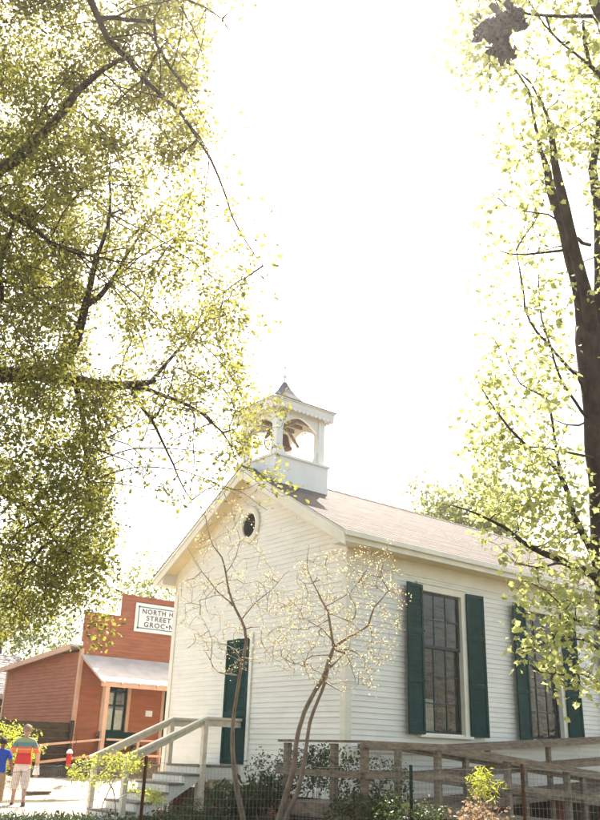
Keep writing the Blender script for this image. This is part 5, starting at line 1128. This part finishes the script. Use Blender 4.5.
def person(px, py, d, height, label, kid=False, heading=None):
    b = P(px, py, d); zb = float(gz(b[0], b[1])) + 0.012
    s = height / 1.65; root = thing('person', label, 'person', (b[0], b[1], zb)); 
    root.rotation_euler.z = heading; root.scale = (s, s, s)
    sk = M['skin_brown'] if kid else M['skin_tan']
    # local frame: facing +Y, x to the right
    W = 0.9 if kid else 1.0
    leg = lambda sx, fy, lift: [('hip', (0, 0, 0.90), (0.13 * W, 0.10)), ('hj%d' % sx, (sx * 0.09, 0, 0.84), (0.085 * W, 0.09)), ('kn%d' % sx, (sx * 0.10, fy * 0.55 + 0.03, 0.47), (0.055, 0.058)), ('cf%d' % sx, (sx * 0.105, fy * 0.75 - 0.02, 0.33), (0.05, 0.055)), ('an%d' % sx, (sx * 0.11, fy, 0.085 + lift), (0.034, 0.038)), ('he%d' % sx, (sx * 0.112, fy - 0.01, 0.045 + lift), (0.036, 0.040)), ('to%d' % sx, (sx * 0.13, fy + 0.15, 0.03), (0.04, 0.025))]
    arm = lambda sx, el, ha: [('ch', (0, 0.0, 1.24), (0.155 * W, 0.11)), ('sh%d' % sx, (sx * 0.175, 0, 1.33), (0.062, 0.058)), ('el%d' % sx, el, (0.042, 0.042)), ('wr%d' % sx, ha, (0.026, 0.024))]
    spine = [('hip', (0, 0, 0.90), (0.13 * W, 0.10)), ('wa', (0, 0.0, 1.05), (0.125 * W, 0.09)), ('ch', (0, 0.0, 1.24), (0.155 * W, 0.11)), ('ne0', (0, 0.0, 1.39), (0.065, 0.06)), ('ne', (0, 0.01, 1.44), (0.048, 0.05)), ('hd0', (0, 0.03, 1.50), (0.062, 0.075)), ('hd1', (0, 0.025, 1.57), (0.075, 0.09)), ('hd2', (0, 0.015, 1.635), (0.045, 0.055))]
    elR, haR = (0.27, -0.03, 1.08), (0.30, 0.10, 0.87)
    elL, haL = (-0.27, -0.05, 1.08), (-0.29, 0.02, 0.85)
    body = skin_mesh('body', [spine, leg(-1, 0.12, 0.0), leg(1, -0.14, 0.03), arm(1, elR, haR), arm(-1, elL, haL)], sk, root, 2, 'hip')
    # hands: palm, four fingers and a thumb
    for sx, ha, el in ((1, haR, elR), (-1, haL, elL)):
        h = Vector(ha); dr = (h - Vector(el)).normalized(); side = Vector((0, 1, 0)); side = (side - dr * side.dot(dr)).normalized(); nrm = dr.cross(side)
        pal = h + dr * 0.05; ch = [[('w', tuple(h), (0.022, 0.018)), ('p', tuple(pal), (0.030, 0.016))]]
        for k, (o_, ln) in enumerate(((-0.028, 0.065), (-0.010, 0.078), (0.010, 0.074), (0.027, 0.058))):
            k0 = pal + side * o_ + dr * 0.025; k1 = k0 + dr * ln * 0.5 + nrm * sx * -0.008; k2 = k1 + dr * ln * 0.35 + nrm * sx * -0.022
            ch.append([('p', tuple(pal), (0.030, 0.016)), ('a%d' % k, tuple(k0), (0.0095, 0.009)), ('b%d' % k, tuple(k1), (0.0085, 0.008)), ('c%d' % k, tuple(k2), (0.007, 0.007))])
        t0 = h + dr * 0.02 + side * 0.028; t1_ = t0 + dr * 0.03 + side * 0.022; t2_ = t1_ + dr * 0.028 + side * 0.004
        ch.append([('w', tuple(h), (0.022, 0.018)), ('t0', tuple(t0), (0.011, 0.011)), ('t1', tuple(t1_), (0.0095, 0.0095)), ('t2', tuple(t2_), (0.008, 0.008))])
        skin_mesh('hand', ch, sk, body, 1, 'w')
    # face and ears
    mb = MB(); mb.lathe([(0, 0.012), (0.008, 0.008), (0.012, -0.008), (0.0, -0.014)], (0, 0.115, 1.545), 8)
    for sx in (-1, 1): mb.lathe([(0, 0.03), (0.012, 0.02), (0.012, -0.02), (0, -0.03)], (sx * 0.078, 0.02, 1.55), 8)
    o = mb.build('nose_and_ears', sk, None, smooth=True); o.parent = body
    mb = MB()
    for sx in (-1, 1): mb.lathe([(0, 0.008), (0.009, 0), (0, -0.008)], (sx * 0.032, 0.104, 1.565), 8)
    mb.box((-0.022, 0.098, 1.512), (0.022, 0.108, 1.518)); o = mb.build('eyes_and_mouth', M['shoe'], None); o.parent = body
    # hair: cap of the skull, lower at the back
    mb = MB(); n = 22; rows_ = 12; ring = []
    for i in range(rows_ + 1):
        th = math.pi * 0.62 * i / rows_; rr = []
        for k in range(n):
            ph = 2 * math.pi * k / n; fr = math.sin(ph); t = th * (1.0 - 0.32 * max(0, fr)); bump_ = 1 + 0.06 * math.sin(ph * 7 + i * 1.7) + 0.04 * math.sin(ph * 13 - i * 2)
            rr.append((0.100 * bump_ * math.sin(t) * math.cos(ph), 0.006 + 0.118 * bump_ * math.sin(t) * math.sin(ph), 1.565 + 0.118 * bump_ * math.cos(t)))
        ring.append(rr)
    for a, b_ in zip(ring, ring[1:]):
        for k in range(n): j = (k + 1) % n; mb.face([a[k], b_[k], b_[j], a[j]])
    o = mb.build('hair', M['hair_black'] if kid else M['hair_grey'], None, smooth=True); o.parent = body
    # shirt
    cl = 1.18
    sp_ = [('h0', (0, 0, 0.66), (0.215 * W, 0.165)), ('h', (0, 0, 0.90), (0.205 * W, 0.150)), ('w', (0, 0, 1.05), (0.155 * W, 0.115)), ('c', (0, 0, 1.24), (0.178 * W, 0.128)), ('n', (0, 0, 1.41), (0.080, 0.070))]
    fr_ = 0.75 if kid else 1.08
    sl = lambda sx, el: [('c', (0, 0, 1.24), (0.178 * W, 0.128)), ('s%d' % sx, (sx * 0.178, 0, 1.325), (0.078, 0.070)), ('e%d' % sx, tuple(Vector((sx * 0.178, 0, 1.325)).lerp(Vector(el), fr_)), (0.070, 0.066))]
    o = skin_mesh('shirt', [sp_, sl(1, elR), sl(-1, elL)], M['blue_shirt'] if kid else M['striped_shirt'], root, 2, 'h0')
    bm = bmesh.new(); bm.from_mesh(o.data); bmesh.ops.bisect_plane(bm, geom=bm.verts[:] + bm.edges[:] + bm.faces[:], plane_co=(0, 0, 0.84), plane_no=(0, 0.04, 1), clear_inner=True); bm.to_mesh(o.data); bm.free()
    lg = lambda sx, fy: [('h0', (0, 0, 1.02), (0.135 * W, 0.10)), ('h', (0, 0, 0.90), (0.15 * W, 0.118)), ('j%d' % sx, (sx * 0.092, 0, 0.80), (0.105 * W, 0.108)), ('k%d' % sx, (sx * 0.105, fy * 0.55 + 0.03, 0.47), (0.104, 0.098)), ('e%d' % sx, (sx * 0.108, fy * 0.78 - 0.01, 0.30 if not kid else 0.12), (0.102, 0.094))]
    o = skin_mesh('trousers', [lg(1, -0.14), lg(-1, 0.12)], M['khaki'] if kid else M['pale_trousers'], root, 2, 'h0')
    for sx, fy, lf in ((-1, 0.12, 0.0), (1, -0.14, 0.025)):
        mb = MB(); N_ = 14; out = [(sx * 0.118 + 0.046 * math.cos(a) * (1 + 0.1 * math.sin(a)), fy + 0.05 + 0.135 * math.sin(a)) for a in np.linspace(0, 2 * math.pi, N_ + 1)[:-1]]
        mb.prism(out, 2, 0.0 + lf * 0, 0.045 + lf); o = mb.build('shoe', M['shoe'], None, smooth=False, bevel=0.012); o.parent = root
    return root, s
HEAD = math.atan2(0.75, 0.30) - math.pi / 2
pr, s_ = person(17, 806, 18.1, 1.58, 'grey haired person in a striped shirt and pale cropped trousers, seen from behind', False, HEAD)
kd, _ = person(-7, 813, 16.9, 1.30, 'dark haired child in a blue shirt and khaki trousers at the left edge', True, HEAD - 0.1)
# what the grey-haired person carries
pw_ = Matrix.Translation(pr.location) @ Matrix.Rotation(HEAD, 4, 'Z') @ Matrix.Scale(s_, 4); hpnt = pw_ @ Vector((0.315, 0.14, 0.74))
mb = MB(); mb.hexa([(hpnt.x - .06, hpnt.y - .05, hpnt.z - .11), (hpnt.x + .06, hpnt.y - .05, hpnt.z - .11), (hpnt.x + .06, hpnt.y + .05, hpnt.z - .11), (hpnt.x - .06, hpnt.y + .05, hpnt.z - .11)], [(hpnt.x - .05, hpnt.y - .02, hpnt.z + .07), (hpnt.x + .05, hpnt.y - .02, hpnt.z + .07), (hpnt.x + .05, hpnt.y + .02, hpnt.z + .07), (hpnt.x - .05, hpnt.y + .02, hpnt.z + .07)])
bag = mb.build('paper_bag', M['white_bag']); tag(bag, 'small white bag held in the right hand of the grey haired person', 'bag')
patch_o = patch.build('ground_patch', M['rust']); tag(patch_o, 'dark flat patch on the gravel beside the walkers', 'ground patch')

# ------------------------------------------------------------------ scattering volume added to imitate lens glare around the sun
mb = MB(); mb.box((-60, -60, -1.0), (95, 95, 24)); hz = mb.build('glare_volume', M['dark']); hz['kind'] = 'stuff'
hm = bpy.data.materials.new('lens glare air'); hm.use_nodes = True; n_ = hm.node_tree.nodes; n_.remove(n_['Principled BSDF'])
pv = n_.new('ShaderNodeVolumePrincipled'); pv.inputs['Density'].default_value = GLARE_DENSITY; pv.inputs['Color'].default_value = (1.0, 0.97, 0.95, 1); pv.inputs['Anisotropy'].default_value = 0.84
hm.node_tree.links.new(pv.outputs[0], n_['Material Output'].inputs['Volume']); hz.data.materials.clear(); hz.data.materials.append(hm)
